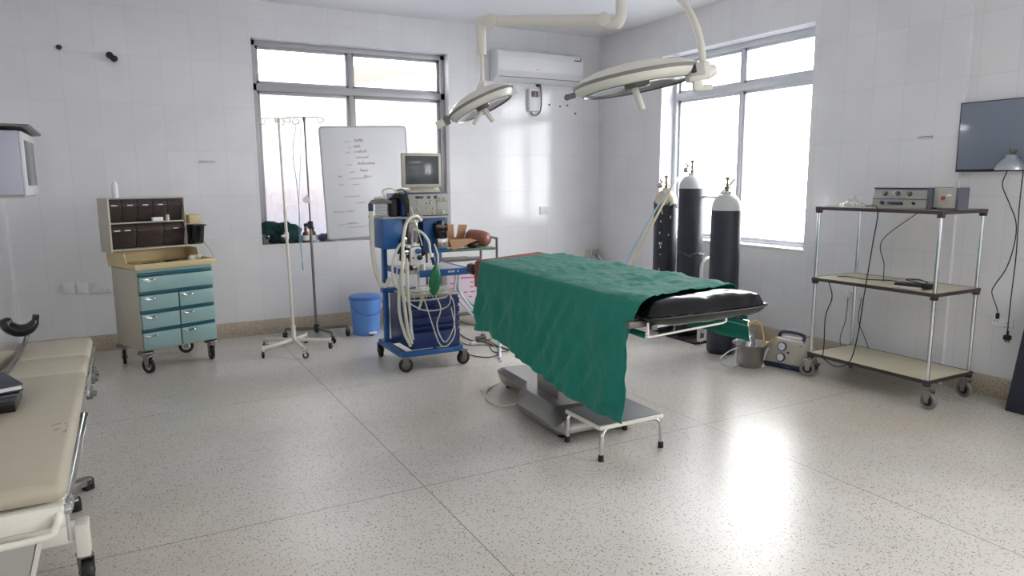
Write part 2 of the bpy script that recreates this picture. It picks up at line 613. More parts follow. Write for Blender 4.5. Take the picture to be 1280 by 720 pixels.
m = MB()
wall_hole(LX-.3, RX+.3, CZ, W1, lambda a, b_, c_, d_: m.span(a, b_, BY, BY+.26, c_, d_))
struct(m.build('wall_back', M['tile_x'], smooth=0), 'white glazed tile wall with the window and air conditioner')
m = MB()
wall_hole(2.93, BY, CZ, W2, lambda a, b_, c_, d_: m.span(RX, RX+.3, a, b_, c_, d_))
wall_hole(FY-.3, 2.93, CZ, W3, lambda a, b_, c_, d_: m.span(RX+.03, RX+.3, a, b_, c_, d_))
struct(m.build('wall_right', M['tile_y'], smooth=0), 'white glazed tile wall with the bright window by the cylinders')
m = MB()
m.span(LX-.3, LX, FY-.3, BY, 0, CZ)
struct(m.build('wall_left', M['tile_y'], smooth=0))
m = MB()
m.span(LX, RX+.03, FY-.26, FY, 0, CZ)
struct(m.build('wall_front', M['tile_x'], smooth=0))
BH = .145
for nm, a in (('baseboard_back', (LX, RX, BY-.012, BY, 0, BH)), ('baseboard_right', (RX-.012, RX, 2.93, BY-.012, 0, BH)),
              ('baseboard_right_near', (RX+.018, RX+.03, FY, 2.93, 0, BH)), ('baseboard_left', (LX, LX+.012, FY, BY-.012, 0, BH))):
    m = MB(); m.span(*a, bev=.003)
    struct(m.build(nm, M['skirt']))
m = MB(); m.span(LX, LX+.02, BY-.02, BY, BH, CZ)
struct(m.build('trim_1', M['white_p']), 'thin white corner bead at the left end of the back wall')


def window_frames(name, axis, pos, u0, u1, z0, z1, out, fm, lower_glass, ztr, umid, label):
    """aluminium frame: outer frame, transom, mullion, sashes; axis 0 = runs along x, 1 = along y; out = outward sign"""
    def sp(mb, a, b_, c_, d_, t0, t1, bev=0):
        if axis == 0: mb.span(a, b_, pos+out*t0, pos+out*t1, c_, d_, bev)
        else: mb.span(pos+out*t0, pos+out*t1, a, b_, c_, d_, bev)
    fr = MB()
    e = .05
    sp(fr, u0, u1, z1-e, z1, 0, .09, .003); sp(fr, u0, u1, z0, z0+e*.8, 0, .09, .003)
    sp(fr, u0, u0+e, z0, z1, 0, .09, .003); sp(fr, u1-e, u1, z0, z1, 0, .09, .003)
    sp(fr, u0, u1, ztr-.035, ztr+.035, 0, .08, .003)
    root = struct(fr.build(name, fm), label)
    mu = MB(); sp(mu, umid-.022, umid+.022, z0+.04, z1-.05, .01, .07, .003)
    mu.build('mullion', fm, root)
    for a, b_, c_, d_, g, nm, t in ((u0+e, umid-.02, z0+.04, ztr-.035, lower_glass, 'sash', .02), (umid+.02, u1-e, z0+.04, ztr-.035, lower_glass, 'sash', .035),
                              (u0+e, umid-.02, ztr+.035, z1-e, M['glass'], 'fanlight', .02), (umid+.02, u1-e, ztr+.035, z1-e, M['glass'], 'fanlight', .035)):
        q = MB(); k = .028
        sp(q, a, b_, c_, c_+k, t, t+.03, .002); sp(q, a, b_, d_-k, d_, t, t+.03, .002)
        sp(q, a, a+k, c_, d_, t, t+.03, .002); sp(q, b_-k, b_, c_, d_, t, t+.03, .002)
        so = q.build(nm, fm, root)
        q = MB(); sp(q, a+k*.5, b_-k*.5, c_+k*.5, d_-k*.5, t+.013, t+.017)
        q.build('pane', g, so, smooth=0)
    return root


window_frames('window_1', 0, BY+.11, W1[0], W1[1], W1[2], W1[3], 1, M['alu'], M['frost'], 2.40, 2.14,
              'grey aluminium window behind the leaning whiteboard')
window_frames('window_2', 1, RX+.17, W2[0], W2[1], W2[2], W2[3], 1, M['alu_l'], M['glass'], 2.37, 5.15,
              'blown out bright window behind the gas cylinders')
window_frames('fill_window', 1, RX+.17, W3[0], W3[1], W3[2], W3[3], 1, M['alu_l'], M['glass'], 2.37, -.45,
              'unseen right-hand window beside the viewer, added for its daylight')
m = MB(); m.span(RX-.004, RX+.17, W2[0], W2[1], W2[2]-.006, W2[2]+.02, bev=.003)
struct(m.build('trim_2', M['sill']), 'white sill of the bright window')

# ---- outside: yard, boundary wall, veranda of the next building
M['ground'] = mat('damp grey paving', (120, 124, 136), .7, var=.15, scale=2)
M['yardwall'] = mat('render with painted light fade', (225, 216, 208), .8, var=.05, scale=1)
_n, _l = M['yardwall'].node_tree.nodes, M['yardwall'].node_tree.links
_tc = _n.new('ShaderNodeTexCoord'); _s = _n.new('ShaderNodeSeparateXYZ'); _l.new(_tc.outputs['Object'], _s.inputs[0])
_r = _n.new('ShaderNodeValToRGB')  # height ramp paints the window's soft light gradient into the wall colour
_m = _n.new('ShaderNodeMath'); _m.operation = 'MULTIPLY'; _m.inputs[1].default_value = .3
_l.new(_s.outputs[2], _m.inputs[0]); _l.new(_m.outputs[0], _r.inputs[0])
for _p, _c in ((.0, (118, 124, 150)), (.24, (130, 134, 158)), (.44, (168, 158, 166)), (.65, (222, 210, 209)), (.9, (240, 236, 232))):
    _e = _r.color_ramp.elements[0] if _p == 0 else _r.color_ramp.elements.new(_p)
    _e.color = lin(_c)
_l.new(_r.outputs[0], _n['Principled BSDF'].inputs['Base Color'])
M['brick'] = mat('weathered red roof tiles', (118, 74, 68), .8, var=.2)
m = MB(); m.span(-14, 20, -14, 24, -.5, -.3)
struct(m.build('ground', M['ground'], smooth=0))
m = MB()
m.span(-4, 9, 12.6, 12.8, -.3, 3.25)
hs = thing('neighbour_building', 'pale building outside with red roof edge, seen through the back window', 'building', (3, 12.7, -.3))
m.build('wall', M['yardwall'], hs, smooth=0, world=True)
m = MB(); m.prism([(3.6, 3.42), (3.6, 3.12), (4.9, 3.42)], 12.3, 12.5, 'y'); m.prism([(5.5, 3.42), (5.5, 3.25), (6.6, 3.45)], 12.3, 12.5, 'y')
m.build('roof_gable', M['brick'], hs, smooth=0, world=True)
m = MB(); m.span(.4, 4.4, BY+.26, 8.45, 3.0, 3.12)
tag(m.build('window_canopy', M['sill']), 'pale canopy slab outside above the back window', 'canopy')

# ---- unseen ceiling battens added behind the viewer as fill light
for k, yy in enumerate((-.9, -1.6)):
    fl = thing('fill_batten', ('white ceiling batten added as fill light, nearer the operating table', 'white ceiling batten added as fill light, nearer the rear wall')[k], 'fill light', (3.6, yy, CZ), 0, 'added fill battens')
    m = MB(); m.span(-.8, .8, -.14, .14, -.05, 0, .004); m.build('housing', M['white_p'], fl)
    area('fill_lamp', (3.6, yy, CZ-.06), (0, 0, 0), 1.5, .24, 8, (1, .98, .95))

# ================================================================== OPERATING TABLE
TU = Vector((.05267905, .9986115, 0)); TV = Vector((.9986115, -.05267905, 0))
TZ = math.atan2(TV.y, TV.x)
ot = thing('operating_table', 'black padded operating table on a grey steel base, covered by the green drape', 'operating table', (2.0, 2.3, 0), TZ)
# local frame: x across (v), y along the table (u)
m = MB()   # foot cushion: soft, bulging, drawn out at the far corner
b = bmesh.new()
nu, nv = 20, 16
def pad_pt(i, j, sgn):
    s_, t_ = i/nu, j/nv
    x = -.005+.70*s_
    y = .115+.50*t_ + .02*math.sin(PI*s_)*(-1)*(1-t_)
    ed = min(1, min(s_, 1-s_)/.09)**.42
    en = min(1, t_/.13)**.42
    h = .057*min(ed, en)+.002
    sag = .012*noise.noise(Vector((x*7, y*7, sgn)))+.006*noise.noise(Vector((x*18, y*18, 3)))
    return (x, y, (.893 if sgn > 0 else .892)+sgn*h+sag*min(ed, en) + .008*s_)
for sgn in (1, -1):
    g = [[b.verts.new(pad_pt(i, j, sgn)) for j in range(nv+1)] for i in range(nu+1)]
    for i in range(nu):
        for j in range(nv):
            q = (g[i][j], g[i+1][j], g[i+1][j+1], g[i][j+1])
            b.faces.new(q if sgn > 0 else q[::-1])
bmesh.ops.remove_doubles(b, verts=b.verts[:], dist=.0045)
bmesh.ops.recalc_face_normals(b, faces=b.faces[:])
m._merge(b)
m.build('foot_cushion', M['vinyl'], ot, smooth=70)
m = MB()
m.tube([(0.0, .2, .885), (.0, .115, .888), (.2, .098, .89), (.5, .098, .893), (.695, .118, .898), (.695, .3, .898)], .004, n=5)
m.build('piping', M['black'], ot)
m = MB(); m.box((.33, 1.30, .89), (.62, 1.42, .085), bev=.02); m.box((.33, 2.05, .885), (.5, .20, .07), bev=.02); m.box((.45, 2.2, .885), (.3, .3, .07), bev=.02)
m.build('mattress', M['vinyl'], ot, smooth=60)
m = MB(); m.hexa([(-.012, 1.75, .87), (.672, 1.75, .87), (.672, 2.46, .87), (-.012, 2.11, .87)], [(-.012, 1.75, .952), (.672, 1.75, .952), (.672, 2.46, .952), (-.012, 2.11, .955)], bev=.018); m.box((-.008, 1.95, .85), (.014, .32, .16), bev=.005)
m.box((.668, 2.1, .84), (.014, .62, .13), bev=.005)
m.build('red_cover', M['cloth_r'], ot, smooth=60)
m = MB(); m.box((.08, 2.17, .885), (.22, .16, .08), bev=.035, seg=3)
m.build('headrest', M['vinyl'], ot, smooth=60)
m = MB()
m.box((.33, 1.35, .825), (.56, 1.3, .03), bev=.004); m.box((.33, .55, .83), (.54, .4, .02), bev=.004)
m.build('table_frame', M['steel'], ot)
for xs in (0.0, .66):
    m = MB(); m.box((xs*.92+.025, 1.05, .80), (.012, 1.75, .028), bev=.002)
    for yy in (.35, .8, 1.3, 1.8): m.cyl((xs*.86+.05, yy, .80), (xs*.92+.025, yy, .80), .008, seg=10)
    m.build('side_rail', M['chrome'], ot)
m = MB()   # bent wire bracket under the foot end
m.box((-.02, .19, .855), (.10, .03, .03), bev=.003); m.box((.05, .17, .855), (.03, .045, .055), bev=.003)
m.build('rail_clamp', M['steel_d'], ot)
m = MB()
m.tube([(.012, .15, .865), (.014, .15, .80), (.02, .15, .798), (.44, .145, .826), (.46, .145, .832), (.462, .145, .872)], .0055, smooth=False)
m.bar((.06, .17, .838), (.47, .15, .866), .006, .012)
m.build('wire_bracket', M['white_e'], ot)
# column and base
m = MB()
m.box((.335, 1.42, .30), (.30, .28, .30), bev=.012); m.box((.335, 1.42, .60), (.25, .24, .40), bev=.012)
m.box((.335, 1.36, .74), (.34, .5, .16), bev=.015)
m.build('column', M['steel'], ot)
m = MB(); m.box((.335, 1.42, .155), (.315, .295, .012), bev=.004); m.build('column_gasket', M['black'], ot)
m = MB(); m.box((.24, 1.276, .42), (.10, .012, .02), bev=.003); m.build('column_grip', M['black'], ot)
m = MB()
# broad sculpted foot: sloping top, chamfered sides
def base_sec(y, w0, w1, zt, zm):
    return [(-w0, .03), (w0, .03), (w1, zm), (w1*.72, zt), (-w1*.72, zt), (-w1, zm)], y
secs = [base_sec(1.04, .24, .26, .06, .05), base_sec(1.065, .265, .30, .11, .075), base_sec(1.17, .275, .315, .165, .095),
        base_sec(1.54, .275, .315, .17, .095), base_sec(1.66, .20, .24, .165, .10), base_sec(1.76, .13, .165, .155, .11),
        base_sec(2.16, .115, .145, .15, .12), base_sec(2.23, .10, .13, .135, .12)]
b = bmesh.new(); rg = []
for poly, y in secs: rg.append([b.verts.new((.335+u, y, v)) for u, v in poly])
for a_, c_ in zip(rg, rg[1:]):
    for k in range(6): b.faces.new((a_[k], a_[(k+1) % 6], c_[(k+1) % 6], c_[k]))
b.faces.new(rg[0][::-1]); b.faces.new(rg[-1])
bmesh.ops.recalc_face_normals(b, faces=b.faces[:])
bmesh.ops.bevel(b, geom=b.edges[:], offset=.004, segments=1, affect='EDGES')
m._merge(b)
m.build('base', M['steel'], ot, smooth=15)
for x_, y_ in ((.12, 1.10), (.54, 1.10), (.13, 1.58), (.53, 1.58), (.27, 2.15), (.40, 2.15)):
    m = MB(); m.cyl((x_, y_, 0), (x_, y_, .04), .028, bev=.004); m.build('foot', M['black'], ot)
m = MB()
m.tube([px(658, 497, 2, .09), px(640, 506, 2, .03), px(622, 507, 2, .006), px(608, 498, 2, .006), px(612, 485, 2, .006), px(634, 474, 2, .006), px(668, 456, 2, .006)], .005)
m.build('power_cord', M['hose'], ot, world=True)
m = MB(); m.box(px(659, 496, 2, .09), (.03, .045, .05), bev=.004); m.build('plug_socket', M['black'], ot, world=True)

# ---- green drape
NU, NS = 90, 96
b = bmesh.new()
def lerp_pts(pts, t):
    if t <= pts[0][0]: return pts[0][1]
    for (a, fa), (c_, fc) in zip(pts, pts[1:]):
        if t <= c_: return fa+(fc-fa)*(t-a)/(c_-a)
    return pts[-1][1]
def sm(t): t = max(0, min(1, t)); return t*t*(3-2*t)
WD = .69; ZT = .963
def zbot(u): return lerp_pts([(0, .365), (.28, .372), (.55, .362), (.9, .385), (1.4, .455), (1.8, .512), (1.95, .49), (2.1, .472)], u)
def drape(su, ss):
    """su 0..1 near end to far end; ss -1..0 left hang, 0..1 top, 1..2 right hang"""
    un = lerp_pts([(-1, .25), (-.35, .225), (-.1, .17), (0, .135), (.15, .20), (.5, .29), (1, .36), (1.2, .30), (2, .245)], ss)
    uf = lerp_pts([(-1, 2.04), (0, 1.95), (1, 2.15), (2, 2.15)], ss)
    u = un+(uf-un)*su
    rnd = .035
    if ss < 0:
        zb = zbot(u)
        L = ZT-zb
        d = -ss*L
        e = min(1, d/rnd)
        x = -.02-.018*math.sin(e*PI/2)-.01*d/L
        z = ZT-rnd*(1-math.cos(e*PI/2))*1 - max(0, d-rnd)*1.0*(L-rnd*0)/(L)
        k = sm(d/.14)
        fold = .008*math.sin(u*17+1.8*math.sin(u*3.1)+d*6)+.003*math.sin(u*47+2+d*-9+2.*math.sin(u*5))+.014*noise.noise(Vector((u*5-d*5, d*4, 1)))+.016*noise.noise(Vector((u*13-d*11, d*3, 7)))+.008*noise.noise(Vector((u*30+d*20, d*6, 9)))
        fold += .005*math.sin((u-d*.9)*38+2*math.sin(u*6))*sm(1-abs(u-.6)/.7)
        x += fold*k*(.35+.65*d/L)*(1 if True else 0) - .004*k
        return Vector((x, u, z))
    if ss <= 1:
        x = -.02+(WD+.04)*ss
        n1 = noise.noise(Vector((x*6, u*4, 0)))
        n2 = noise.noise(Vector((x*16+u*9, u*12, 5)))
        ridge = .020*math.exp(-((u-.62-.18*ss)/.05)**2)*sm(ss*2) + .016*math.exp(-((u-1.12-.25*ss)/.05)**2)+.014*math.exp(-((u-.3-.2*ss)/.06)**2)*sm(ss)
        n3 = 1-abs(noise.noise(Vector((x*9+u*5, u*14-x*6, 2))))*2
        z = ZT+.007*n1+.006*n2+ridge*.9+.003*math.sin((u*1.2-x*.6)*55)*sm(.5+n1)+.007*max(0, n3)**3
        z += .018*sm((.5-u)/.5)*(1-ss)
        ed = min(ss, 1-ss)
        z -= .012*(1-sm(ed/.05))
        return Vector((x, u, max(z, ZT-.003)))
    d = (ss-1)*.27
    x = WD+.022+.012*math.sin(u*25)*sm(d/.1)
    z = ZT-.008-d
    return Vector((x, u, z))
ssv = [-1+i/44 for i in range(44)]+[i/36 for i in range(37)]+[1+i/10 for i in range(1, 11)]
g = []
for ss in ssv:
    row = []
    for iu in range(NU+1):
        p = drape(iu/NU, ss)
        row.append(b.verts.new(p))
    g.append(row)
for i in range(len(ssv)-1):
    for j in range(NU):
        b.faces.new((g[i][j], g[i+1][j], g[i+1][j+1], g[i][j+1]))
bmesh.ops.recalc_face_normals(b, faces=b.faces[:])
if sum(f.normal.z for f in b.faces) < 0: bmesh.ops.reverse_faces(b, faces=b.faces[:])
b.transform(Matrix.Translation((2.0, 2.3, 0)) @ Matrix.Rotation(TZ, 4, 'Z'))
m = MB(); m._merge(b)
dr = m.build('surgical_drape', M['drape'], smooth=180)
tag(dr, 'creased green cloth drape spread over the operating table and hanging to a point', 'drape')
md = dr.modifiers.new('thickness', 'SOLIDIFY'); md.thickness = .003; md.offset = 1

# ================================================================== STEP STOOL
st = thing('step_stool', 'low footstool with grey top and chrome legs before the operating table', 'stool', (2.36, 3.13, 0))
m = MB(); m.box((-.015, -.01, .192), (.44, .34, .024), bev=.008); m.build('top_frame', M['white_e'], st)
M['tread'] = mat('dark grey ribbed rubber', (92, 93, 97), .55, bump=.1, bscale=120)
m = MB(); m.box((-.015, -.01, .2055), (.42, .32, .006), bev=.002); m.build('tread', M['tread'], st)
for x_ in (-.20, .20):
    for y_ in (-.155, .175):
        sx = -1 if x_ < 0 else 1
        m = MB()
        m.tube([(x_*.55, y_*.9, .176), (x_*.85, y_*.95, .172), (x_*.99, y_, .145), (x_*1.02, y_, .10), (x_*1.03, y_, .02)], .011, seg=12)
        lg = m.build('leg', M['chrome'], st)
        m = MB(); m.cyl((x_*1.03, y_, 0), (x_*1.03, y_, .036), .0165, .015, bev=.003); m.build('rubber_foot', M['black'], lg)

# ================================================================== SURGICAL LIGHT
def basis(zdir, xh):
    z = Vector(zdir).normalized(); x = Vector(xh); x = (x-z*x.dot(z)).normalized(); y = z.cross(x)
    return Matrix((x, y, z)).transposed().to_4x4()
sl = thing('surgical_light', 'cream ceiling-mounted surgical light with a large and a small oval lamp head', 'surgical light', (2.78, 3.72, CZ))
Pm = px(776, 30, 1, 3.72)
def atd(x, y, d): return CAM + d*((x-640)/F*_rt-(y-360)/F*_up+_fw)
Pm = atd(776, 25, 4.4); Pe = atd(601, 27, 4.9)
r_ = .034
m = MB()
m.cyl((Pm.x, Pm.y, CZ), (Pm.x, Pm.y, CZ-.05), .12, bev=.01); m.cyl((Pm.x, Pm.y, CZ-.04), (Pm.x, Pm.y, CZ-.14), .07, .05)
m.build('ceiling_mount', M['cream'], sl, world=True)
adir = (Pe-Pm).normalized()
m = MB()
m.tube([(Pm.x, Pm.y, CZ-.08), (Pm.x, Pm.y, Pm.z+.12), Vector((Pm.x, Pm.y, Pm.z+.03)), Pm+adir*.03+Vector((0, 0, -.025)), Pm+adir*.10+Vector((0, 0, -.015))], r_, seg=16)
m.build('drop_tube', M['cream'], sl, world=True)
m = MB()
m.cyl(Pm+adir*.05, Pe-adir*.05, .037, seg=20)
m.build('spring_arm', M['cream'], sl, world=True)
for p, q in ((Pm+adir*.10, 1), (Pe-adir*.10, 1)):
    m = MB(); sd = adir.cross(Vector((0, 0, 1))).normalized()
    m.cyl(p-sd*.045, p+sd*.045, .043, bev=.006); m.build('arm_joint', M['cream'], sl, world=True)
LH = atd(601, 128, 4.9)
m = MB()
m.tube([Pe-adir*.08, Pe-adir*.0+Vector((0, 0, -.005)), Pe+Vector((0, 0, -.07)), Pe+Vector((0, 0, -.14)), Pe+Vector((0, 0, -.22))], r_, seg=16)
m.build('elbow_tube', M['cream'], sl, world=True)
m = MB(); Pd = atd(603, 112, 4.9)
m.cyl(Pe+Vector((0, 0, -.2)), Pd+Vector((0, 0, -.02)), .016, seg=14)
m.build('drop_rod', M['cream'], sl, world=True)

def lamp_head(center, R, down, xdir, thick, knob_side, hinge):
    MX = Matrix.Translation(center) @ basis(-Vector(down), xdir)
    root = None
    m = MB()
    m.lathe([(0, thick*.62), (R*.4, thick*.58), (R*.7, thick*.44), (R*.9, thick*.24), (R*.985, thick*.06)], mx=MX, seg=56)
    m.lathe([(R*.985, -thick*.08), (R*.96, -thick*.26), (R*.86, -thick*.42), (R*.845, -thick*.42), (R*.845, -thick*.30)], mx=MX, seg=56)
    root = m.build('lamp_head', M['cream'], sl, smooth=60, world=True)
    m = MB()
    m.lathe([(R*.98, thick*.07), (R*1.0, thick*.05), (R*1.0, -thick*.07), (R*.98, -thick*.09)], mx=MX, seg=56)
    m.build('rubber_band', M['cream_d'], root, world=True)
    m = MB()
    m.lathe([(0, -thick*.12), (R*.3, -thick*.14), (R*.6, -thick*.22), (R*.845, -thick*.36)], mx=MX, seg=56)
    m.build('reflector', M['mirror'], root, smooth=60, world=True)
    m = MB(); m.lathe([(R*.83, -thick*.37), (R*.85, -thick*.44), (R*.87, -thick*.42)], mx=MX, seg=56)
    m.build('lens_rim', M['steel_d'], root, world=True)
    m = MB(); m.lathe([(0, -thick*.1), (R*.2, -thick*.1), (R*.2, -thick*.36), (R*.16, -thick*.42), (0, -thick*.42)], mx=MX, seg=28)
    m.build('center_cap', M['steel_d'], root, world=True)
    return MX, root
def lv(MX, x, y, z): return MX @ Vector((x, y, z))
toward = -_fw
LD = (-_up*.88+_rt*.42-toward*.09); LXD = (_rt*.88+_up*.42)
MXL, lh = lamp_head(LH, .245, LD, LXD, .125, 0, 0)
m = MB()
m.cyl(lv(MXL, 0, 0, -.04), lv(MXL, .02, -.02, -.155), .020, .016, bev=.004)
m.cyl(lv(MXL, -.01, .01, -.05), lv(MXL, -.11, -.02, -.115), .018, .014, bev=.004)
m.build('handle', M['cream'], lh, world=True)
m = MB(); m.cyl(lv(MXL, -.245, 0, -.01), lv(MXL, -.285, 0, -.012), .032, bev=.005); m.build('knob_collar', M['cream_d'], lh, world=True)
m = MB(); m.cyl(lv(MXL, -.285, 0, -.012), lv(MXL, -.345, 0, -.015), .026, bev=.005); m.build('knob', M['cream'], lh, world=True)
m = MB(); m.box(lv(MXL, .235, -.03, -.03), (.05, .05, .05), bev=.006, mx=basis(-Vector(LD), LXD)); m.build('end_block', M['white_p'], lh, world=True)
m = MB(); m.cyl(Pd+Vector((0, 0, .05)), lv(MXL, .02, 0, .06), .024, .034); m.build('swivel', M['cream'], lh, world=True)
# large head
RH = atd(795, 98, 3.75)
RD = (-_up*.965+_rt*.17-toward*.14); RXD = (_rt*.978+_up*.21)
MXR, rh = lamp_head(RH, .335, RD, RXD, .12, 0, 0)
m = MB(); m.cyl(lv(MXR, -.02, -.02, -.05), lv(MXR, .0, -.05, -.17), .019, .016, bev=.006); m.build('handle', M['cream'], rh, world=True)
m = MB(); m.cyl(lv(MXR, -.33, .0, -.03), lv(MXR, -.37, 0, -.035), .014, bev=.003); m.sph(lv(MXR, -.375, 0, -.035), .016)
m.build('knob', M['steel_d'], rh, world=True)
bx = basis(-Vector(RD), RXD)
H = atd(872, 90, 3.6)
m = MB(); m.box(H, (.12, .085, .09), bev=.015, mx=bx, seg=3)
m.cyl(H+_rt*.04, H+_rt*.095+_up*.012, .044, .026, bev=.01)
m.box(H+_rt*.0-_up*.065, (.05, .04, .06), bev=.008, mx=bx); m.cyl(H-_up*.085-_rt*.02, H-_up*.075+_rt*.075, .016, bev=.005)
m.build('yoke', M['cream'], rh, world=True)
m = MB(); m.box(H-_rt*.016-_fw*.050, (.075, .02, .06), bev=.004, mx=bx); m.build('control_pad', M['panelg'], rh, world=True)
m = MB(); m.box(H-_rt*.036-_fw*.060, (.026, .012, .045), bev=.002, mx=bx); m.build('display', M['black_g'], rh, world=True)
m = MB()
top = Vector((Pm.x, Pm.y, CZ-.12))
m.tube([top, top+(atd(846, -25, 3.9)-top)*.55+Vector((0, 0, .02)), atd(843, -12, 3.85), atd(858, 8, 3.75), atd(869, 30, 3.68), atd(876, 55, 3.63), atd(879, 82, 3.6)], .019, seg=14)
m.build('curved_arm', M['cream'], sl, world=True)

# ================================================================== TEAL CART
ct = thing('medicine_cart', 'cream and teal drawer cart with smoked tilt bins on its back board', 'cart', (.05, 6.17, 0), math.radians(21.3))
CW, CD = .605, .48
m = MB()
m.span(0, .012, .01, CD, .18, .82, .002); m.span(CW-.012, CW, .01, CD, .18, .82, .002)
m.span(.012, CW-.012, CD-.012, CD, .18, .82); m.span(.012, CW-.012, .01, CD, .18, .192); m.span(.012, CW-.012, .02, CD, .80, .82)
m.span(.30, .312, .03, CD-.02, .19, .62); m.span(.012, CW-.012, .03, CD-.02, .61, .625)
m.build('body', M['cartside'], ct)
# dark teal rails between the drawers and the drawers
m = MB()
for z in (.784, .638, .490, .342): m.span(.006, CW-.006, -.004, .03, z-.014, z+.014, .002)
m.build('rail', M['teal_d'], ct)
m = MB(); m.span(.004, CW-.004, .0, .02, .80, .826, .002); m.build('top_strip', M['teal_l'], ct)
def drawer(x0, x1, z0, z1, hx):
    m = MB(); m.span(x0, x1, -.022, .006, z0, z1, .004)
    m.span(x0+.01, x1-.01, .006, .40, z0+.008, z1-.012)
    d = m.build('drawer', M['teal_l'], ct)
    h = MB(); z = z1-.022
    h.tube([(hx-.05, -.022, z+.006), (hx-.035, -.036, z), (hx, -.04, z-.006), (hx+.035, -.036, z), (hx+.05, -.022, z+.006)], .0045, seg=8)
    h.box((hx, -.0225, z+.002), (.11, .004, .012), bev=.002)
    h.build('handle', M['chrome'], d)
drawer(.008, CW-.008, .655, .768, .075)
for z0, z1 in ((.506, .622), (.358, .474), (.19, .326)):
    drawer(.008, .299, z0, z1, .07)
    drawer(.309, CW-.008, z0, z1, .37)
m = MB()
m.span(-.015, CW+.02, -.025, CD+.01, .826, .842, .003)
m.span(-.015, CW+.02, -.03, -.012, .826, .872, .004)
m.span(-.02, -.008, -.03, CD+.01, .83, .872, .003); m.span(CW+.012, CW+.024, -.03, CD+.01, .83, .872, .003)
m.prism([(.0, .872), (.13, .872), (.17, .945), (.50, .945), (.50, .872)], -.02, -.008, 'x')
m.prism([(.10, .872), (.24, .872), (.27, .945), (.50, .945), (.50, .872)], CW+.012, CW+.024, 'x')
m.span(-.01, CW+.02, CD-.0, CD+.01, .84, .945, .002)
m.build('tray_top', M['tray'], ct)
m = MB()
m.span(-.055, -.04, .30, .50, .945, 1.375, .003); m.span(-.055, .585, .49, .503, .945, 1.375, .003)
m.span(-.04, .57, .36, .49, 1.168, 1.178, .002); m.span(-.04, .585, .32, .49, .955, .966, .002); m.span(.575, .588, .36, .50, .96, 1.37, .003)
m.span(-.04, .585, .42, .49, 1.365, 1.373, .002)
m.build('bin_rack', M['cartside'], ct)
def tilt_bin(x0, x1, z0, z1, yb, hnd):
    m = MB(); h_ = z1-z0; dp = h_*.42
    m.prism([(yb, z0), (yb-dp*.45, z0), (yb-dp, z1-h_*.3), (yb-dp*.75, z1), (yb, z1)], x0+.002, x1-.002, 'x', bev=.003)
    o = m.build('tilt_bin', M['smoke'], ct)
    for hx in hnd:
        q = MB(); q.box((hx, yb-dp*.93-.002, z1-h_*.26), (.045, .006, .008), bev=.002); q.build('handle', M['white_p'], o)
for k in range(5):
    tilt_bin(-.035+k*.121, -.035+(k+1)*.121, 1.182, 1.362, .45, [-.035+k*.121+.06] if k < 4 else [])
tilt_bin(-.035, .18, .97, 1.163, .45, [.03, .11]); tilt_bin(.18, .40, .97, 1.163, .45, []); tilt_bin(.40, .58, .97, 1.163, .45, [.50])
m = MB(); m.prism([(.33, .965), (.30, .98), (.27, 1.11), (.26, 1.14), (.40, 1.14), (.40, .965)], .595, .70, 'x', bev=.004)
m.span(.59, .71, .25, .41, 1.125, 1.137, .003)
m.build('side_bin', M['black_g'], ct)
m = MB(); m.span(.60, .70, .33, .42, 1.145, 1.22, .004); m.build('side_holder', M['tray'], ct)
m = MB()
m.tube([(CW+.015, .44, .985), (CW+.10, .42, .99), (CW+.13, .38, .98), (CW+.12, .22, .90), (CW+.10, .15, .83), (CW+.02, .15, .81)], .008, seg=10)
m.build('push_handle', M['white_e'], ct)
for x_, y_, a in ((.03, .03, -1.2), (.57, .03, 1.4), (.03, .45, 1.2), (.57, .45, 2.8)):
    m = MB(); m.cyl((x_, y_, .158), (x_, y_, .176), .062, .055, bev=.004); m.cyl((x_, y_, .17), (x_, y_, .19), .02)
    m.build('bumper_disc', M['steel_d'], ct)
    caster(ct, x_, y_, .062, .16, .026, a, hub=M['chrome'])
# small things on the cart
def cart_pt(x, y, z): return Matrix.Translation((.05, 6.17, 0)) @ Matrix.Rotation(math.radians(21.3), 4, 'Z') @ Vector((x, y, z))
m = MB(); p = cart_pt(.065, .44, 1.3745)
m.lathe([(0, 0), (.022, 0), (.024, .01), (.023, .10), (.016, .125), (.007, .13), (.007, .15), (0, .15)], p)
tag(m.build('spray_bottle', M['white_p']), 'translucent white bottle standing on top of the teal cart rack', 'bottle')
m = MB(); p = cart_pt(.34, .345, 1.1785)
m.box(p+Vector((0, 0, .0175)), (.085, .03, .034), rz=.37, bev=.003)
tag(m.build('small_box', M['white_p']), 'small white box on the middle ledge of the bin rack', 'box')
m = MB(); p = cart_pt(.42, .335, 1.1785)
m.lathe([(0, 0), (.013, 0), (.015, .02), (.012, .035), (.014, .05), (0, .055)], p)
tag(m.build('small_jar', M['hose']), 'tiny pale jar beside the white box on the bin rack', 'jar')
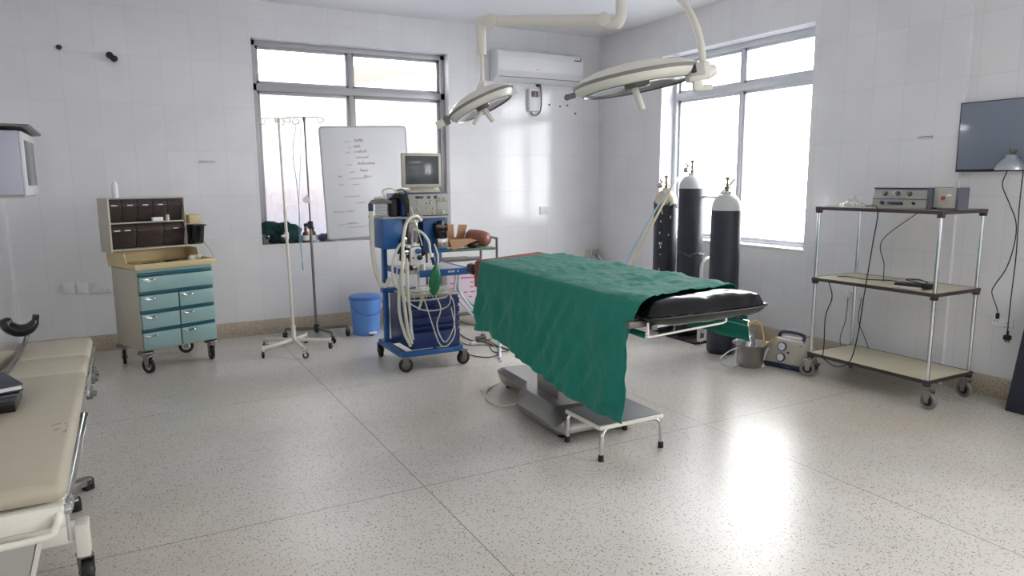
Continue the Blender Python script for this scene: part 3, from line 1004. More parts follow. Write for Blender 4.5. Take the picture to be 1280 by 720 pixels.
for i, (x_, y_, a, col, lb) in enumerate(((.14, .14, .1, 'steel', 'metal instrument lying leftmost in the yellow cart tray'), (.22, .22, .5, 'black_g', 'dark instrument lying behind others in the cart tray'),
                               (.30, .12, -.1, 'chrome', 'shiny instrument lying near the front of the cart tray'), (.45, .30, .3, 'black_g', 'dark scissors lying at the back of the cart tray'))):
    m = MB(); p = cart_pt(x_, y_, .8425)
    d = Vector((math.cos(a+.37), math.sin(a+.37), 0)); n_ = Vector((-d.y, d.x, 0))
    m.tube([p-d*.09+Vector((0, 0, .006)), p+d*.02+Vector((0, 0, .007)), p+d*.10+Vector((0, 0, .005))], .005, rfun=lambda t: 1.2-t*.7)
    m.tube([p-d*.09+n_*.02+Vector((0, 0, .006)), p+d*.02+Vector((0, 0, .008)), p+d*.10+n_*.006+Vector((0, 0, .005))], .005, rfun=lambda t: 1.2-t*.7)
    for sg in (0, 1):
        c = p-d*.105+n_*(.02*sg+.0)+Vector((0, 0, .006))
        m.tube([c+(d*math.cos(t*PI/3)+n_*math.sin(t*PI/3))*.015 for t in range(6)], .003, closed=True, n=3, seg=6)
    tag(m.build('forceps', M[col]), lb, 'surgical instrument', 'instruments in the cart tray')
m = MB(); p = cart_pt(.52, .12, .868)
for k in range(7):
    m.sph(p+Vector((random.uniform(-.035, .035), random.uniform(-.025, .025), random.uniform(0, .02))), random.uniform(.016, .028), seg=10)
tag(m.build('crumpled_glove', M['hose']), 'crumpled pale latex glove at the right of the cart tray', 'glove')

# ================================================================== DRIP STANDS
def drip_stand(label, x, y, H, mt, feet, rleg, hubz, hub_r, topspec, tilt, dark):
    t = thing('drip_stand', label, 'drip stand', (x, y, 0))
    tp = Vector((tilt[0], tilt[1], H))
    b0 = Vector((0, 0, hubz))
    m = MB()
    if dark:
        m.cyl(b0-Vector((0, 0, .02)), b0+(tp-b0)*.52, .0125); m.cyl(b0+(tp-b0)*.5, tp, .008)
    else:
        m.cyl(b0, b0+(tp-b0)*.6, .0125); m.cyl(b0+(tp-b0)*.6, tp, .0095)
    m.build('pole', mt, t)
    m = MB()
    if dark:
        k = b0+(tp-b0)*.50
        m.cyl(k-Vector((0, 0, .035)), k+Vector((0, 0, .035)), .026, bev=.004); m.cyl(k, k+Vector((-.06, -.02, 0)), .018, bev=.004)
    else:
        k = b0+(tp-b0)*.48
        m.cyl(k-Vector((0, 0, .03)), k+Vector((0, 0, .03)), .019, bev=.003); m.cyl(k, k+Vector((-.045, -.02, .0)), .011, bev=.003)
    m.build('height_clamp', M['black'] if dark else mt, t)
    m = MB(); m.cyl((0, 0, hubz-.03), (0, 0, hubz+(.04 if dark else .13)), hub_r, bev=.004)
    m.build('base_hub', M['black'] if dark else mt, t)
    for a in feet:
        a = math.radians(a); d = Vector((math.cos(a), math.sin(a), 0))
        m = MB(); m.bar(d*.02+Vector((0, 0, hubz)), d*rleg+Vector((0, 0, hubz-(.0 if dark else .02))), .022, .026, bev=.004)
        m.cyl(d*rleg+Vector((0, 0, hubz-.04)), d*rleg+Vector((0, 0, hubz+.0)), .012)
        lg = m.build('leg', mt, t)
        caster(t, d.x*rleg, d.y*rleg, .027, hubz-.03, .02, a+1.1, hub=M['black'] if dark else M['chrome'], fork=M['black'] if dark else M['chrome'])
    m = MB()
    for a, L in topspec:
        a = math.radians(a); d = Vector((math.cos(a), math.sin(a), 0))
        m.tube([tp, tp+d*L*.5+Vector((0, 0, .004)), tp+d*L*.85, tp+d*(L+.015)+Vector((0, 0, -.02)), tp+d*L*.9+Vector((0, 0, -.045)), tp+d*L*.72+Vector((0, 0, -.035)), tp+d*L*.76+Vector((0, 0, -.008))], .0035, seg=6)
    m.cyl(tp-Vector((0, 0, .03)), tp+Vector((0, 0, .008)), .014, bev=.002)
    m.build('hook', mt if not dark else M['steel_d'], t)
    return t, tp
drip_stand('white drip stand on a five-legged base, left of the steel one', 1.245, 6.37, 2.03, M['white_e'], (202, 274, 346, 58, 130), .31, .105, .019,
           ((155, .16), (250, .16), (-20, .16), (60, .14)), (-.02, .06), False)
drip_stand('steel drip stand with dark clamp and four-legged base, right of the white one', 1.54, 6.77, 2.08, M['steel_d'], (158, -8, 285, 75), .29, .105, .024,
           ((170, .17), (-30, .17)), (-.01, .05), True)
m = MB()
hk = px(372, 157, 1, 6.62)
m.tube([px(370, 158, 1, 6.6), px(366, 190, 1, 6.6), px(371, 230, 1, 6.6), px(374, 262, 1, 6.6), px(376, 300, 1, 6.6), px(378, 330, 1, 6.6)], .0028, seg=6)
m.tube([px(371, 155, 1, 6.6), px(375, 158, 1, 6.6), px(376, 190, 1, 6.6), px(374, 240, 1, 6.6), px(374, 290, 1, 6.6), px(377, 322, 1, 6.6)], .0022, seg=6)
m.cyl(px(378, 328, 1, 6.6), px(379, 338, 1, 6.6), .006)
tag(m.build('infusion_line', M['teal_tube']), 'thin pale green infusion tubing hanging between the two drip stands', 'tubing')
m = MB(); a = px(383, 249, 1, 6.74)
m.prism([(0, .04), (.035, -.01), (.02, -.04), (-.03, -.03), (-.04, .0)], -.001, .001, 'y', Matrix.Translation(a+Vector((0, -.02, 0))))
tag(m.build('paper_tag', M['paper']), 'torn white paper tag taped to the steel drip stand pole', 'paper tag')

# ================================================================== BUCKET
bk = thing('pedal_bin', 'light blue plastic bucket with lid and handle beneath the whiteboard', 'bin', (2.03, 6.78, 0))
m = MB(); m.lathe([(0, 0), (.128, 0), (.132, .01), (.15, .33), (.158, .34), (.158, .36), (.150, .362)], seg=36); m.build('body', M['bin'], bk)
m = MB(); m.lathe([(.160, .352), (.163, .368), (.150, .385), (.09, .395), (0, .397)], seg=36); m.build('lid', M['bin_d'], bk)
m = MB(); m.tube([(-.155, -.02, .33), (-.15, -.10, .28), (-.09, -.152, .225), (0, -.168, .21), (.09, -.152, .225), (.15, -.10, .28), (.155, -.02, .33)], .005)
m.build('handle', M['bin_d'], bk)
m = MB(); m.span(-.02, .06, -.17, -.11, .02, .038, .004); m.build('pedal', M['white_p'], bk)
m = MB(); m.span(-.01, .03, -.145, -.12, .0, .02, .003); m.build('pedal_bracket', M['black'], bk)

# ================================================================== WHITEBOARD
wbx0, wbx1 = 1.75, 2.63
wb = thing('whiteboard', 'large whiteboard with faint writing, leaning in the back window', 'whiteboard', (1.82, 7.225, .893))
tiltm = Matrix.Rotation(math.radians(-2.0), 4, 'Y') @ Matrix.Rotation(math.radians(-1.0), 4, 'X')
WBM = Matrix.Translation((-.015, 0, .018)) @ tiltm
BW, BHT = .90, 1.12
m = MB(); m.box((BW/2, 0, BHT/2), (BW-.01, .012, BHT-.01), bev=.003); m.bm.transform(WBM); m.build('panel', M['board'], wb)
m = MB()
cr = .03
cpts = []
for cx, cz, a0 in ((cr, cr, 180), (BW-cr, cr, 270), (BW-cr, BHT-cr, 0), (cr, BHT-cr, 90)):
    for k in range(5):
        a = math.radians(a0+k*22.5); cpts.append((cx+cr*math.cos(a), 0, cz+cr*math.sin(a)))
m.tube(cpts, .009, closed=True, smooth=False); m.bm.transform(WBM); m.build('frame', M['panelg'], wb)
def scribble(x, z, L, h, col, name, slant=0):
    q = MB(); n_ = max(4, int(L/.011)); pts = []
    for k in range(n_+1):
        hh = h*random.choice((1, .6, .7, .5, 1.1))
        pts.append((x+L*k/n_+random.uniform(-.002, .002), -.0075, z+(hh if k % 2 else 0)+slant*k/n_))
    q.tube(pts, .0014, seg=5, n=3)
    q.bm.transform(WBM); q.build(name, M[col], wb)
for x, z, L, h, c in ((.47, 1.06, .12, .02, 'ink_k'), (.62, 1.06, .06, .008, 'ink_k'), (.34, .91, .10, .035, 'ink_r'), (.24, .91, .06, .006, 'ink_r'), (.33, .85, .07, .04, 'ink_r'),
                      (.27, .85, .03, .006, 'ink_r'), (.34, .80, .13, .03, 'ink_r'), (.25, .80, .04, .006, 'ink_r'), (.35, .745, .13, .025, 'ink_r'), (.36, .68, .18, .03, 'ink_r'),
                      (.24, .68, .06, .006, 'ink_r'), (.38, .61, .08, .035, 'ink_r'), (.27, .60, .05, .02, 'ink_r'), (.42, .55, .08, .025, 'ink_r'), (.26, .54, .20, .008, 'ink_r'),
                      (.15, .56, .04, .015, 'ink_r'), (.15, .48, .05, .015, 'ink_r'), (.28, .48, .08, .01, 'ink_r'), (.20, .36, .16, .008, 'ink_r'), (.32, .29, .09, .015, 'ink_k'),
                      (.07, .205, .12, .018, 'ink_k'), (.21, .205, .08, .025, 'ink_k'), (.20, .08, .12, .02, 'ink_k'), (.22, .045, .17, .014, 'ink_k'), (.41, .045, .08, .02, 'ink_k'), (.10, .075, .07, .01, 'ink_k')):
    scribble(x, z+.06, L, h, c, 'writing')

# ================================================================== THINGS ON THE WINDOW SILL
SZ = W1[2]+.001
gx = thing('folded_gown', 'crumpled dark green cloth bundle on the window sill, left end', 'cloth bundle', (1.355, 7.315, SZ))
b = bmesh.new(); bmesh.ops.create_icosphere(b, subdivisions=5, radius=1)
for v in b.verts:
    p = v.co.copy()
    n1 = noise.noise(p*1.3+Vector((3, 1, 2))); n2 = abs(noise.noise(Vector((p.x*4, p.y*2, p.z*1.5))))
    f = 1+.75*n1-.35*n2
    v.co = Vector((p.x*.155*f, p.y*.075*f, .115+p.z*.125*f))
    v.co.z = max(v.co.z, 0)
m = MB(); m._merge(b); m.build('cloth', M['cloth_d'], gx, smooth=50)
m = MB(); m.tube([(-.10, -.02, .14), (-.03, -.03, .155), (.06, -.02, .165), (.10, 0, .15)], .022, rfun=lambda t: .7+.5*math.sin(t*PI)); m.tube([(.0, -.06, .04), (.03, -.07, .09), (.09, -.05, .12)], .02)
m.build('fold', M['cloth_d'], gx)
m = MB(); m.box((1.522, 7.31, SZ+.055), (.058, .08, .11), bev=.02, seg=3)
tag(m.build('green_pouch', M['cloth_d']), 'small dark green pouch between the cloth bundle and the brown bottles', 'pouch')
m = MB(); m.prism([(0, 0), (.05, 0), (.02, .06), (.0, .08)], -.02, .02, 'y', Matrix.Translation((1.175, 7.275, SZ)), bev=.004)
tag(m.build('grey_packet', M['steel_d']), 'grey folded packet in the left corner of the window sill', 'packet')
def bottle(x, y, lb):
    t = thing('medicine_bottle', lb, 'bottle', (x, y, SZ), 0, 'brown bottles on the window sill')
    m = MB(); m.lathe([(0, 0), (.030, 0), (.032, .006), (.032, .085), (.026, .105), (.013, .115), (.012, .13), (0, .13)]); m.build('glass', M['amber'], t)
    m = MB(); m.lathe([(0, .126), (.015, .126), (.015, .15), (0, .152)]); m.build('cap', M['black'], t)
    m = MB(); m.lathe([(.0325, .02), (.033, .022), (.033, .068), (.0325, .07)]); m.build('label', M['paper'], t)
bottle(1.60, 7.31, 'brown medicine bottle on the window sill, left of the pair')
bottle(1.672, 7.31, 'brown medicine bottle on the window sill, right one nearest the steel pole')
m = MB(); m.box((1.69, 7.27, SZ+.01), (.06, .04, .02), bev=.004)
tag(m.build('lilac_box', M['lavender']), 'flat lilac packet lying before the right brown bottle', 'packet')
mk = thing('breathing_mask', 'blue grey face mask lying on the sill beside the whiteboard', 'face mask', (1.765, 7.30, SZ), PI/2*.0)
m = MB(); m.sph((0, 0, .045), .042, 1, .9, 1); m.tube([(.02, 0, .05), (.05, 0, .07), (.075, 0, .065)], .022, rfun=lambda t: 1-.3*t); m.build('mask_dome', M['dblue'], mk)
m = MB(); m.lathe([(.04, 0), (.045, .01), (.035, .03), (.02, .035)], (.085, 0, .065), mx=Matrix.Rotation(PI/2, 4, 'Y')); m.bm.transform(Matrix.Diagonal((.75, .75, .75, 1))); m.build('rim', M['steel_d'], mk)
m = MB(); m.lathe([(0, 0), (.04, 0), (.042, .06), (.036, .12), (.02, .145), (0, .15)], (1.895, 7.30, SZ))
tag(m.build('cream_jug', M['hose']), 'cream plastic jar on the sill at the whiteboard edge', 'jar')

# ================================================================== ANAESTHESIA MACHINE
an = thing('anaesthesia_machine', 'blue anaesthesia machine on wheels with a monitor, hoses and green bag', 'anaesthesia machine', (2.10, 5.49, 0))
X0, X1, Y0, Y1 = -.25, .25, -.28, .28
m = MB()
m.span(X0-.02, X0+.03, Y0, Y1, .115, .165, .006); m.span(X1-.03, X1+.02, Y0, Y1, .115, .165, .006)
m.span(X0, X1, Y0-.01, Y0+.03, .115, .16, .006); m.span(X0, X1, Y1-.04, Y1, .115, .16, .006)
m.build('base_frame', M['blue'], an)
for x_, y_, a in ((X0+.0, Y0, -.3), (X1, Y0+.0, .15), (X0, Y1, 1.4), (X1, Y1, 1.2)):
    caster(an, x_, y_, .057, .12, .036, a, tyre=M['black'], hub=M['steel_d'], fork=M['steel_d'])
m = MB(); m.span(-.17, .24, Y0+.02, .24, .165, .585, .004); m.build('drawer_cabinet', M['navy'], an)
for z0, z1 in ((.515, .575), (.445, .505), (.375, .435), (.33, .365), (.175, .32)):
    m = MB(); m.span(-.165, .235, Y0-.014, Y0+.018, z0, z1-.014, .004)
    m.prism([(Y0, z1-.024), (Y0-.030, z1-.018), (Y0-.030, z1-.011), (Y0, z1-.013)], -.16, .23, 'x')
    m.build('drawer', M['navy'], an)
m = MB(); m.span(-.18, .25, Y0-.0, .26, .585, .60, .003); m.build('steel_shelf', M['panelg'], an)
for xx in (X0-.005, .215):
    m = MB(); m.span(xx, xx+.035, .12, .18, .15, 1.22, .005); m.build('upright', M['blue'], an)
m = MB(); m.span(-.27, .02, .11, .19, .58, .62, .004); m.build('cross_member', M['blue'], an)
# worktop with blue edge
m = MB(); m.span(-.12, .30, Y0-.06, .2, .775, .80, .003); m.span(-.19, -.12, Y0+.1, .2, .775, .80, .003); m.build('worktop', M['panelg'], an)
m = MB(); m.span(-.12, .31, Y0-.075, Y0-.055, .755, .81, .004); m.span(.30, .315, Y0-.07, .2, .755, .805, .003); m.span(-.205, -.19, Y0+.1, .2, .755, .805, .003)
m.build('worktop_edge', M['blue'], an)
m = MB()
FT = Matrix.Rotation(PI/2, 4, 'X')
for i, sx_ in enumerate((.12, .135, .15, .165, .20)): m.span(sx_-.004, sx_+.005, Y0-.0765, Y0-.074, .78, .795)
m.build('edge_marking', M['white_p'], an)
# upper housing
m = MB()
m.span(-.36, -.20, -.22, .14, .975, 1.215, .006)
m.build('left_housing', M['blue'], an)
m = MB(); m.span(-.03+.02, .19, -.16, .16, .92, 1.235, .006); m.build('right_housing', M['blue'], an)
m = MB(); m.span(-.20, -.0, -.05, .14, .97, 1.215, .004); m.build('back_plate', M['steel_d'], an)
m = MB(); m.span(-.36, .19, -.22, .16, 1.205, 1.222, .003); m.build('shelf', M['panelg'], an)
# ventilator
m = MB(); m.span(-.20, .195, -.21, .16, 1.222, 1.40, .006); m.build('ventilator_case', M['navy'], an)
vt = MB(); vt.span(-.15, .19, -.222, -.205, 1.228, 1.396, .004); vp = vt.build('ventilator_panel', M['panelg'], an)
for x_, z_, w_, h_ in ((-.06, 1.37, .065, .018), (.02, 1.37, .025, .022), (.075, 1.37, .025, .022)):
    m = MB(); m.box((x_, -.2225, z_), (w_, .004, h_), bev=.001); m.build('display', M['black_g'], vp)
for x_, z_, r__ in ((-.075, 1.325, .009), (-.075, 1.28, .010), (0., 1.325, .006), (.03, 1.325, .008), (.0, 1.28, .009), (.055, 1.28, .009), (.055, 1.245, .008), (.135, 1.25, .016), (.11, 1.36, .008), (.155, 1.36, .008)):
    m = MB(); m.cyl((x_, -.222, z_), (x_, -.237, z_), r__, r__*.85, bev=.002); m.build('knob', M['offwhite'], vp)
m = MB(); m.span(.085, .087, -.2235, -.222, 1.235, 1.39); m.span(.09, .18, -.2235, -.222, 1.335, 1.337)
for k in range(5): m.span(-.10+.06*k, -.075+.06*k, -.2235, -.222, 1.342, 1.344)
m.build('panel_print', M['black'], vp)
# monitor
mo = MB(); mo.span(-.165, .165, -.145, -.10, 1.445, 1.715, .012); mo.span(-.09, .12, -.11, -.05, 1.50, 1.65, .02)
mon = mo.build('monitor', M['offwhite'], an)
m = MB(); m.span(-.140, .140, -.149, -.140, 1.472, 1.692, .003); m.build('screen', M['screen'], mon)
m = MB(); m.span(-.07, .11, -.12, -.04, 1.425, 1.47, .008); m.span(-.12, .16, -.13, .13, 1.402, 1.428, .008); m.build('monitor_stand', M['offwhite'], mon)
m = MB(); m.sph((.10, -.06, 1.435), .03, 1.4, 1, .7); m.sph((.06, -.09, 1.432), .022, 1.3, 1, .8); m.sph((.14, -.07, 1.43), .02); m.build('cloth_scrap', M['hose'], mon)
# bellows on the left shelf
m = MB()
for k in range(7): m.lathe([(.035, 0), (.052, .010), (.035, .022)], (-.335, -.10, 1.225+k*.022))
m.build('bellows', M['white_p'], an)
m = MB(); m.lathe([(.035, 0), (.045, .005), (.045, .135), (.03, .15), (0, .15)], (-.235, -.12, 1.222)); m.tube([(-.24, -.13, 1.36), (-.23, -.17, 1.385), (-.19, -.2, 1.37), (-.165, -.21, 1.31), (-.16, -.2, 1.24)], .024)
m.build('black_canister', M['black'], an)
m = MB(); m.tube([(-.26, -.14, 1.335), (-.35, -.16, 1.345), (-.42, -.17, 1.34), (-.435, -.17, 1.32)], .016); m.build('side_arm', M['cream_d'], an)
m = MB(); m.cyl((-.437, -.17, 1.33), (-.437, -.17, 1.27), .019, bev=.003); m.build('blue_connector', M['dblue'], an)
m = MB(); m.tube([(-.437, -.17, 1.27), (-.435, -.18, 1.15), (-.44, -.19, 1.0), (-.43, -.2, .85), (-.40, -.22, .72), (-.36, -.25, .70), (-.33, -.26, .76)], .018)
m.build('left_hose', M['hose'], an)
# absorber and valves
m = MB(); m.lathe([(0, 0), (.048, 0), (.048, .17), (.0, .17)], (-.115, -.20, 1.01)); m.build('absorber_canister', M['clear'], an)
m = MB(); m.lathe([(0, 0), (.040, 0), (.040, .15), (.0, .15)], (-.115, -.20, 1.02)); m.build('soda_lime', mat('pink grey granules', (172, 150, 150), .9, var=.3, scale=120), an)
m = MB(); m.lathe([(0, 0), (.055, 0), (.055, .02), (0, .025)], (-.115, -.20, 1.18)); m.lathe([(0, 0), (.055, 0), (.055, .02), (0, .02)], (-.115, -.20, .99))
m.cyl((-.115, -.2, 1.2), (-.04, -.2, 1.225), .014); m.cyl((-.04, -.2, 1.19), (-.04, -.2, 1.26), .013)
m.build('canister_cap', M['offwhite'], an)
m = MB()
m.span(-.20, -.06, -.24, -.12, .87, .99, .01); m.cyl((-.19, -.22, .93), (-.24, -.25, .96), .032, bev=.005); m.cyl((-.21, -.23, 1.04), (-.21, -.23, .88), .03, bev=.005)
m.cyl((-.13, -.22, .88), (-.13, -.22, .80), .024, bev=.004); m.cyl((-.06, -.2, .97), (-.02, -.2, .92), .03, bev=.005); m.sph((-.185, -.25, 1.075), .022)
m.build('valve_block', M['black'], an)
m = MB(); m.span(-.165, -.075, -.275, -.235, .845, .985, .006); m.cyl((-.12, -.24, .99), (-.12, -.24, 1.02), .02, bev=.003)
wv = m.build('flow_block', M['white_p'], an)
m = MB(); m.cyl((-.105, -.275, .955), (-.105, -.30, .955), .022, bev=.004); m.build('blue_knob', M['blue'], wv)
m = MB(); m.cyl((-.095, -.275, .905), (-.095, -.305, .905), .02, bev=.004); m.build('black_knob', M['black_g'], wv)
m = MB(); m.cyl((-.145, -.275, .905), (-.145, -.283, .905), .008); m.build('red_button', M['red'], wv)
for a_, b2, r2_ in (((-.20, -.25, .95), (-.20, -.29, .95), .02), ((-.21, -.25, 1.05), (-.21, -.285, 1.05), .022), ((-.14, -.24, .82), (-.11, -.24, .83), .026), ((-.18, -.25, 1.01), (-.18, -.27, .98), .016)):
    m = MB(); m.cyl(a_, b2, r2_, bev=.003); m.build('chrome_fitting', M['chrome'], an)
m = MB(); m.cyl((-.13, -.22, .80), (-.13, -.22, .77), .03, bev=.004); m.cyl((-.06, -.25, .80), (-.06, -.25, .85), .02); m.build('drain_cap', M['offwhite'], an)
# vaporizer
m = MB(); m.lathe([(0, 0), (.045, 0), (.05, .01), (.05, .06), (.0, .06)], (.12, -.215, 1.04)); m.span(.065, .175, -.235, -.165, 1.09, 1.16, .01); m.cyl((.12, -.21, 1.15), (.12, -.21, 1.185), .03, .02, bev=.004)
vz = m.build('vaporizer', M['black_g'], an)
m = MB(); m.span(.075, .17, -.25, -.165, .965, 1.045, .006); m.cyl((.11, -.25, 1.0), (.11, -.262, 1.0), .01); m.cyl((.145, -.25, 1.0), (.145, -.262, 1.0), .01); m.build('filler_block', M['steel'], vz)
m = MB(); m.span(.075, .165, -.238, -.234, 1.135, 1.141); m.build('red_line', M['red'], vz)
# breathing hoses
def hose(pts, r, mt='hose', nm='breathing_hose', seg=10):
    m = MB(); m.tube(pts, r*.74 if r > .009 else r, seg=seg, n=8)
    return m.build(nm, M[mt], an)
hose([(-.05, -.22, 1.19), (-.12, -.30, 1.23), (-.20, -.33, 1.20), (-.245, -.35, 1.08), (-.26, -.36, .92), (-.275, -.37, .72), (-.255, -.37, .5), (-.235, -.36, .35), (-.20, -.345, .24)], .017)
hose([(-.21, -.27, .93), (-.25, -.33, .86), (-.285, -.35, .72), (-.30, -.36, .52), (-.265, -.36, .34), (-.21, -.34, .22)], .017)
hose([(-.20, -.28, .90), (-.215, -.33, .80), (-.225, -.36, .62), (-.21, -.36, .46), (-.205, -.35, .36), (-.19, -.345, .27)], .016)
hose([(-.20, -.28, 1.0), (-.26, -.32, 1.02), (-.33, -.34, .90), (-.335, -.35, .74), (-.28, -.36, .66), (-.24, -.36, .58)], .013)
hose([(-.10, -.26, .80), (-.115, -.31, .70), (-.10, -.33, .60), (-.13, -.33, .5)], .013)
hose([(-.14, -.28, 1.13), (-.08, -.31, 1.10), (-.03, -.32, 1.03), (-.02, -.33, .94), (.0, -.35, .86)], .014)
hose([(.05, -.24, 1.0), (.06, -.28, .92), (.045, -.32, .84)], .010)
for pts in ([(-.28, -.34, .95), (-.31, -.36, .78), (-.27, -.37, .62), (-.10, -.38, .50), (.10, -.38, .52), (.12, -.37, .68)],
            [(.0, -.35, .62), (.04, -.37, .50), (.0, -.38, .38), (.04, -.37, .26), (.09, -.36, .23), (.15, -.37, .35), (.155, -.37, .52), (.12, -.36, .62)],
            [(-.10, -.33, .64), (-.04, -.37, .40), (.02, -.38, .22), (.09, -.38, .20), (.16, -.37, .30), (.13, -.37, .50)],
            [(-.16, -.30, 1.30), (-.13, -.31, 1.18), (-.10, -.31, 1.08), (-.08, -.31, 1.0)]):
    hose(pts, .0045, nm='sampling_line', seg=6)
hose([(-.29, -.1, 1.37), (-.33, -.14, 1.42), (-.27, -.18, 1.44), (-.2, -.19, 1.38), (-.17, -.2, 1.28), (-.15, -.24, 1.22)], .005, 'hose', 'sampling_line', 6)
hose([(-.23, -.14, 1.42), (-.19, -.22, 1.43), (-.16, -.24, 1.36), (-.155, -.24, 1.22)], .005, 'black', 'sampling_line', 6)
m = MB()
m.lathe([(.010, 0), (.018, -.02), (.042, -.07), (.052, -.14), (.045, -.20), (.024, -.245), (0, -.26)], (.015, -.36, .86), sx=.95, sy=.6, mx=Matrix.Rotation(.12, 4, 'Y'))
m.build('rebreathing_bag', M['green_bag'], an)
m = MB(); m.cyl((.0, -.355, .85), (-.01, -.35, .91), .017, bev=.003); m.build('bag_connector', M['dblue'], an)
# wire basket
m = MB()
for z_, a_ in ((.70, 1.0), (.655, .97), (.61, .9)):
    m.tube([(-.05+.19*a_*math.cos(t*PI/8), -.30+.07*a_*math.sin(t*PI/8), z_-.03) for t in range(16)], .004, closed=True, n=2, seg=6)
for t in range(22):
    a = t*2*PI/22
    m.tube([(-.05+.19*math.cos(a), -.30+.07*math.sin(a), .67), (-.05+.185*math.cos(a), -.30+.068*math.sin(a), .625), (-.05+.165*math.cos(a), -.30+.06*math.sin(a), .575), (-.05, -.30, .565)], .0025, seg=5, n=3)
m.build('wire_basket', M['hose'], an)

# supply hoses running from the machine down behind the table
m = MB()
m.tube([(2.36, 5.25, .74), px(575, 365, 1, 5.35), px(590, 385, 1, 5.3), px(606, 400, 1, 5.25), px(625, 420, 2, .012), (2.7, 5.2, .012)], .011)
m.tube([(2.33, 5.25, .74), px(570, 368, 1, 5.30), px(585, 388, 1, 5.25), px(603, 405, 1, 5.2), px(622, 424, 2, .012), (2.66, 5.1, .012)], .010)
tag(m.build('supply_hose', M['white_p']), 'pair of white gas supply hoses sagging from the blue machine to the floor', 'hose')
m = MB()
m.tube([(2.345, 5.28, .755), px(572, 362, 1, 5.38), px(588, 379, 1, 5.36), px(604, 393, 1, 5.33), px(622, 408, 2, .01), (2.75, 5.3, .01)], .009)
tag(m.build('supply_hose', M['teal_tube']), 'blue green gas hose sagging beside the white hoses', 'hose')
# cables on the floor
def cable(pts, r, mt, lb, nm='power_cable', group=None):
    m = MB(); m.tube(pts, r, seg=6)
    return tag(m.build(nm, M[mt]), lb, 'cable', group)
fz = .006
fp = lambda x, y: px(x, y, 2, fz)
cable([fp(571, 415), fp(585, 424), fp(600, 427), fp(614, 424)], .005, 'black', 'black cable from the drawer cabinet to the extension adapter')
cable([fp(585, 443), fp(600, 446), fp(615, 446), fp(625, 440), fp(622, 434), fp(612, 430), fp(604, 426)], .005, 'black', 'black cable looping on the floor beside the machine wheel')
cable([fp(573, 426), fp(585, 431), fp(600, 431), fp(615, 432), fp(628, 434), fp(640, 438)], .004, 'steel_d', 'grey cable lying straight across the floor under the drape')
cable([fp(606, 423), fp(618, 430), fp(630, 436), fp(636, 438), fp(618, 440), fp(612, 432)], .004, 'black', 'thin black cable knotted near the drape edge')
cable([fp(571, 398), fp(582, 404), fp(598, 408), fp(612, 414)], .004, 'steel_d', 'thin grey cable behind the drawer cabinet near the back trolley')
m = MB(); p = fp(601, 424); m.box((p.x, p.y, .019), (.10, .055, .034), rz=.3, bev=.006); m.box((p.x+.03, p.y+.01, .043), (.035, .035, .02), rz=.3, bev=.004)
tag(m.build('socket_adapter', M['steel_d']), 'grey plug adapter on the floor where the black cables meet', 'plug adapter')
m = MB(); p = fp(591, 430); m.box((p.x, p.y, .015), (.06, .04, .028), rz=.2, bev=.005)
tag(m.build('white_plug', M['white_p']), 'white plug on the floor beside the grey adapter', 'plug')

# ================================================================== BACK TROLLEY
bt = thing('instrument_trolley', 'grey tubular trolley with dark green shelves behind the blue machine', 'trolley', (3.06, 6.72, 0))
for z_ in (.80, .135):
    m = MB(); m.span(-.31, .30, -.18, .18, z_-.012, z_+.012, .003); m.build('shelf', M['greenm'], bt)
for x_ in (-.32, .31):
    for y_ in (-.19, .19):
        hgt = .90 if x_ > 0 else .84
        m = MB(); m.cyl((x_, y_, .09), (x_, y_, hgt), .013); m.build('leg', M['steel_d'], bt)
        caster(bt, x_, y_, .035, .095, .022, .6 if y_ < 0 else 1.9)
m = MB(); m.tube([(.31, -.19, .89), (.31, -.18, .905), (.31, 0, .908), (.31, .18, .905), (.31, .19, .89)], .013)
m.cyl((-.32, -.19, .835), (-.32, .19, .835), .012); m.build('push_rail', M['steel_d'], bt)
m = MB(); m.span(-.30, .12, -.185, -.17, .69, .73, .003); m.span(-.30, .12, -.18, .16, .69, .70, .002); m.build('drawer', M['steel_d'], bt)
bx_ = thing('cardboard_box', 'open brown cardboard box with raised flaps on the back trolley', 'box', (2.985, 6.69, .813), .05)
m = MB()
m.span(-.13, .13, -.10, -.096, 0, .10); m.span(-.13, .13, .096, .10, 0, .10); m.span(-.13, -.126, -.1, .1, 0, .10); m.span(.126, .13, -.1, .1, 0, .10); m.span(-.13, .13, -.1, .1, 0, .004)
m.build('carton', M['cardboard'], bx_)
for b4, t4 in ((((-.13, -.10, .09), (.13, -.10, .09), (.13, -.104, .09), (-.13, -.104, .09)), ((-.15, -.22, .0), (.14, -.19, .085), (.14, -.194, .085), (-.15, -.224, .0))),
               (((-.13, .09, .10), (.02, .09, .10), (.02, .094, .10), (-.13, .094, .10)), ((-.13, .06, .23), (.0, .06, .24), (.0, .064, .24), (-.13, .064, .23))),
               (((.035, .07, .10), (.13, .07, .10), (.13, .074, .10), (.035, .074, .10)), ((.055, .05, .235), (.15, .04, .23), (.15, .044, .23), (.055, .054, .235)))):
    m = MB(); m.hexa(b4, t4); m.build('flap', M['cardboard'], bx_, smooth=0)
md_ = thing('rubber_test_lung', 'brown rounded rubber cushion beside the cardboard box on the trolley', 'rubber cushion', (3.205, 6.64, .813))
m = MB()
m.lathe([(0, -.17), (.04, -.165), (.07, -.14), (.084, -.07), (.088, .0), (.08, .06), (.045, .095), (0, .10)], (.03, -.02, .09), mx=Matrix.Rotation(.75, 4, 'Z') @ Matrix.Rotation(PI/2+.2, 4, 'X') @ Matrix.Rotation(.0, 4, 'Z'), sy=.95)
m.bm.transform(Matrix.Translation((0, 0, 0)))
m.build('body', M['skin'], md_, smooth=80)
